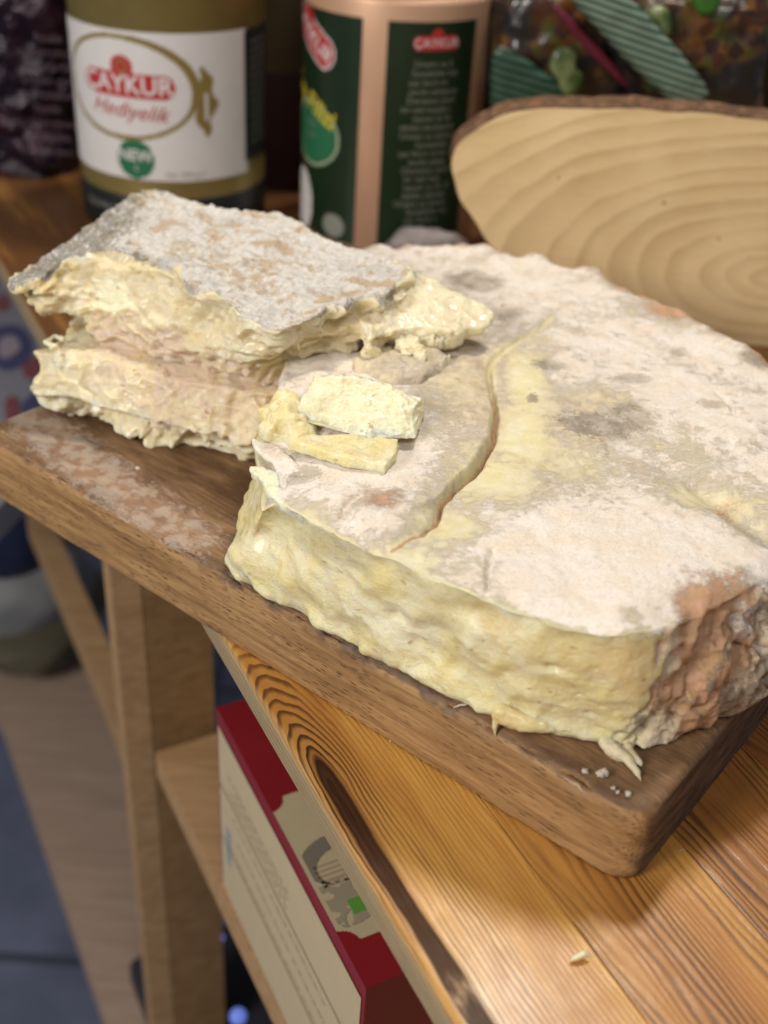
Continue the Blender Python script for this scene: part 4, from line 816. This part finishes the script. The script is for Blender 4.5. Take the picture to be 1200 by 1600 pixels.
# post just beyond the shelf end
q0 = at(243, 1165, zs)[:2] - ed * .2; q1 = at(338, 1140, zs)[:2]; 
dv_ = (q1 - q0); wd_ = np.linalg.norm(dv_); dv_ /= wd_; pn = np.array([-dv_[1], dv_[0]]); pn = pn if pn[1] > 0 else -pn
q0 = q0 + pn * .3; q1 = q1 + pn * .3
def post(a, b, dep, z0, z1, mat, name):
    c = [a, b, b + pn * dep, a + pn * dep]; V, Fc = loft([[(*q, z0) for q in c], [(*q, z1) for q in c]]); return mesh(name, V, Fc, mat, rack, False)
post(q0, q1, 3.5, -90, -4.2, MPD, 'post')
post(q0 - dv_ * 1.6, q0 - dv_ * .05, 3.0, -90, -4.2, MPW, 'post_lit_side')  # lit side of the post, put in as a paler pine strip
slab('lower_shelf', [(-260, 700), (0, 1120), (168, 1600), (260, 1900), (420, 1900), (215, 1300), (150, 1000), (-100, 700)], -60, 3, MPL, rack)
slab('side_rail', [(40, 800), (82, 815), (205, 1080), (205, 1200), (165, 1090)], -38, 3, MPW, rack)
# floor
V = []; 
m = NM('floor_tiles'); xy = m.sep(m.co); r1 = m.ma('ABSOLUTE', m.ma('SUBTRACT', m.ma('FRACT', m.ma('MULTIPLY', xy[1], 1 / 45.)), .5)); r2 = m.ma('ABSOLUTE', m.ma('SUBTRACT', m.ma('FRACT', m.ma('MULTIPLY', xy[0], 1 / 45.)), .5))
gq = m.rng(m.ma('MINIMUM', r1, r2), .008, .02, 1, 0); c = m.mix(m.rng(m.noise(.08, 4), .35, .65), (.19, .215, .33), (.135, .155, .24)); m.set(col=m.mix(gq, c, (.07, .08, .12)), rough=.35); MFl = m.m
V = [(-300, -200, -90), (300, -200, -90), (300, 400, -90), (-300, 400, -90)]; o = mesh('floor', V, [(0, 1, 2, 3)], MFl, None, False); tag(o, kind='structure')
# box of the lower shelf: top face under the worktop edge, side face towards the aisle
zt_ = -13.5
k0 = at(338, 1105, zt_)[:2]; k1 = at(572, 1545, zt_)[:2]; kd = (k1 - k0); kl = np.linalg.norm(kd); kd /= kl; kn = np.array([-kd[1], kd[0]]); kn = kn if kn[0] > 0 else -kn
bx = empty('tea_box', (*(k0 + kd * kl / 2 + kn * 5), zs), 'dark red and cream printed carton on the pine shelf under the worktop', 'carton')
W_ = 11.; hh = zt_ - zs
def kp(u, v, z): q = k0 + kd * u + kn * v; return (q[0], q[1], z)
cr = [kp(0, 0, 0), kp(kl, 0, 0), kp(kl, W_, 0), kp(0, W_, 0)]
V, Fc = loft([[(x, y, zs + .02) for x, y, _ in cr], [(x, y, zt_) for x, y, _ in cr]])
mred = NM('carton_red'); mred.set(col=mred.mix(mred.noise(.3), (.28, .018, .024), (.22, .012, .018)), rough=.3); mred = mred.m
mesh('carton_body', V, Fc, mred, bx, False)
cream = flat('carton_cream', (.56, .47, .30), .5); creams = flat('carton_side', (.60, .50, .33), .5)
def face_patch(name, pred, u0, u1, v0, v1, mat, top=True, off=.03, step=.1, parent=None):
    fn = (lambda s, z, o: np.array([(kp(a, b, zt_ + o) if top else kp(a, -o, zs + b)) for a, b in zip(s, z)]))
    V, Q = patch(fn, pred, u0, u1, v0, v1, off, step); return mesh(name, V, Q, mat, parent or bx, False)
sf = face_patch('side_panel', None, .25, kl - .25, .2, hh - .9, creams, False, .04, .5)
for uu in (hh * .33, hh * .62): face_patch('crease_line', None, .3, kl - .3, uu, uu + .14, flat('crease', (.36, .28, .18)), False, .06, .5, sf)
face_patch('blue_print', None, kl - 2.6, kl - 1.6, .8, 4.6, flat('print_blue', (.30, .33, .42)), False, .06, .3, sf)
face_patch('blue_print', None, 1.0, 1.6, 3.0, 5.5, flat('print_blue2', (.34, .36, .42)), False, .06, .3, sf)
ca = kl * .47; 
def uat(x, y): q = at(x, y, zt_)[:2] - k0; return float(q @ kd)
u0c, u1c = uat(424, 1266), uat(530, 1462); ca = (u0c + u1c) / 2; hc = (u1c - u0c) / 2
for kk in range(7): face_patch('print_line', lambda s, z, kk=kk: (np.sin(s * 9 + kk * 2) + np.sin(s * 23 + kk)) > -.5, 1.5 + (kk % 3) * .5, kl * (.55 if kk < 4 else .8), hh * (.66 + .03 * (kk if kk < 4 else 0)) - (0 if kk < 4 else hh * .1 * (kk - 3)), hh * (.66 + .03 * (kk if kk < 4 else 0)) - (0 if kk < 4 else hh * .1 * (kk - 3)) + .12, flat('print_faint', (.40, .33, .22)), False, .055, .12, sf)
tp = face_patch('cartouche', lambda s, z: (abs(s - ca) < hc + .5 * sst(.3, .8, z)) & (((abs(s - ca) - hc - .55) ** 2 + (z - .0) ** 2) > .5), .3, kl - .3, .02, W_, cream, step=.05)
def uvp(x, y): q = at(x, y, zt_)[:2] - k0; return float(q @ kd), float(q @ kn)
pa, pb, pc, pd = uvp(500, 1335), uvp(520, 1365), uvp(535, 1412), uvp(566, 1412)
face_patch('pot_print', lambda s, z: (np.hypot(s - pa[0] - .5, (z - pa[1] - .6) * .8) < 1.25) & (np.hypot(s - pa[0] - .9, (z - pa[1] - .7) * .8) > .95), pa[0] - 2, pa[0] + 2, .2, 5, flat('print_dark', (.22, .19, .15)), True, .05, .05, tp)
face_patch('text_print', lambda s, z: (np.sin(s * 24) > .1) & (abs(z - pb[1]) < .9), pb[0] - .55, pb[0] + .55, .4, 5, flat('print_rose', (.42, .31, .22)), True, .05, .05, tp)
face_patch('tea_print', lambda s, z: (np.hypot((s - pc[0]) / 1.1, (z - pc[1]) / 1.6) < 1) & (fbm(np.stack([s.ravel(), z.ravel(), 0 * s.ravel()], 1), 2.5, 4, 4).reshape(s.shape) > -.12), pc[0] - 1.2, pc[0] + 1.2, .2, 5, flat('print_tea', (.36, .31, .22)), True, .05, .05, tp)
face_patch('eco_mark', lambda s, z: (abs(s - pd[0]) < .36) & (abs(z - pd[1]) < .5), pd[0] - 1, pd[0] + 1, .3, 5, flat('eco_green', (.12, .34, .05)), True, .06, .05, tp)
# bag of the left edge under the worktop side
pk = empty('printed_sack', (*at(20, 560, -22)[:2], -60), 'white plastic sack printed in blue and red, blurred at the left edge below the worktop', 'sack')
o = slab('sack_body', [(-200, 380), (-60, 345), (10, 420), (128, 640), (90, 700), (-40, 830), (-200, 700)], -22, 2.5, flat('sack_white', (.34, .35, .42), .5), pk)
def sprint(name, poly, z, mat): top_ = cat([at(a, b, z) for a, b in poly], 4); V, Fc = loft([top_ - (0, 0, .05), top_]); mesh(name, V, Fc, mat, pk, False)
bl = flat('sack_blue', (.09, .10, .24), .5); rd = flat('sack_red', (.32, .10, .12), .5)
sprint('blue_oval', [(-10, 515), (28, 508), (50, 535), (40, 565), (5, 578), (-20, 550)], -21.9, bl)
sprint('white_oval', [(0, 530), (22, 525), (32, 542), (18, 556), (0, 556)], -21.82, flat('sack_light', (.5, .42, .5), .4))
sprint('red_letter', [(35, 570), (68, 552), (70, 575), (45, 592)], -21.9, rd)
sprint('red_letter', [(-5, 465), (10, 460), (14, 480), (-2, 485)], -21.9, rd)
sprint('red_letter', [(8, 625), (26, 620), (28, 650), (12, 660)], -21.9, rd)
sprint('blue_patch', [(36, 628), (80, 600), (96, 625), (70, 655), (40, 655)], -21.9, bl)
def rock(name, px, py, z, r, label, cat_, mat):
    bm = bmesh.new(); bmesh.ops.create_icosphere(bm, subdivisions=4, radius=1); V = np.array([v.co[:] for v in bm.verts]); Fc = [[v.index for v in f_.verts] for f_ in bm.faces]; bm.free()
    V = V * (1 + .25 * fbm(V, 1.2, 3, px))[:, None] * r; V += at(px, py, z); V[:, 2] = np.maximum(V[:, 2], z - r[2] * .6); return tag(mesh(name, V, Fc, mat), label, cat_)
rock('grey_sack', 15, 900, -52, (9, 8, 6), 'soft grey sack on the lower shelf at the left edge, strongly blurred', 'sack', flat('sack_grey', (.24, .25, .26), .6))
rock('green_sack', 50, 950, -56, (8, 10, 3), 'small olive green bag lying beside the grey sack on the lower shelf', 'bag', flat('sack_olive', (.10, .09, .055), .7))
rock('navy_bag', 5, 830, -44, (5, 4, 6), 'dark navy bag in the shade just below the left end of the board', 'bag', flat('sack_navy', (.01, .018, .06), .5))
# small glowing blue bulbs under the shelf
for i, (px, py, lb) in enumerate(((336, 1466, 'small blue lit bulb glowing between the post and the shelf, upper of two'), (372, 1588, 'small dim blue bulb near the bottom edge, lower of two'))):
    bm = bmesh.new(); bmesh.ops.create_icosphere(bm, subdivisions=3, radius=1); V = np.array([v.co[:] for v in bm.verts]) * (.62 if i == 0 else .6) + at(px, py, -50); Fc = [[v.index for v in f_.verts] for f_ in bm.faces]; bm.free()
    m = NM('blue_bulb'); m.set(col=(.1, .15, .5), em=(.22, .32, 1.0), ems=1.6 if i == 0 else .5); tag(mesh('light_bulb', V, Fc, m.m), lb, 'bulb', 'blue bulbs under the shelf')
V, Q = box((*at(400, 1540, -56)[:2], -90), (16, 16, 32), th, 1.); o = mesh('dark_bin', V, Q, flat('bin_dark', (.03, .032, .045), .4), None); tag(o, 'dark grey bin standing on the floor behind the pine post', 'bin')
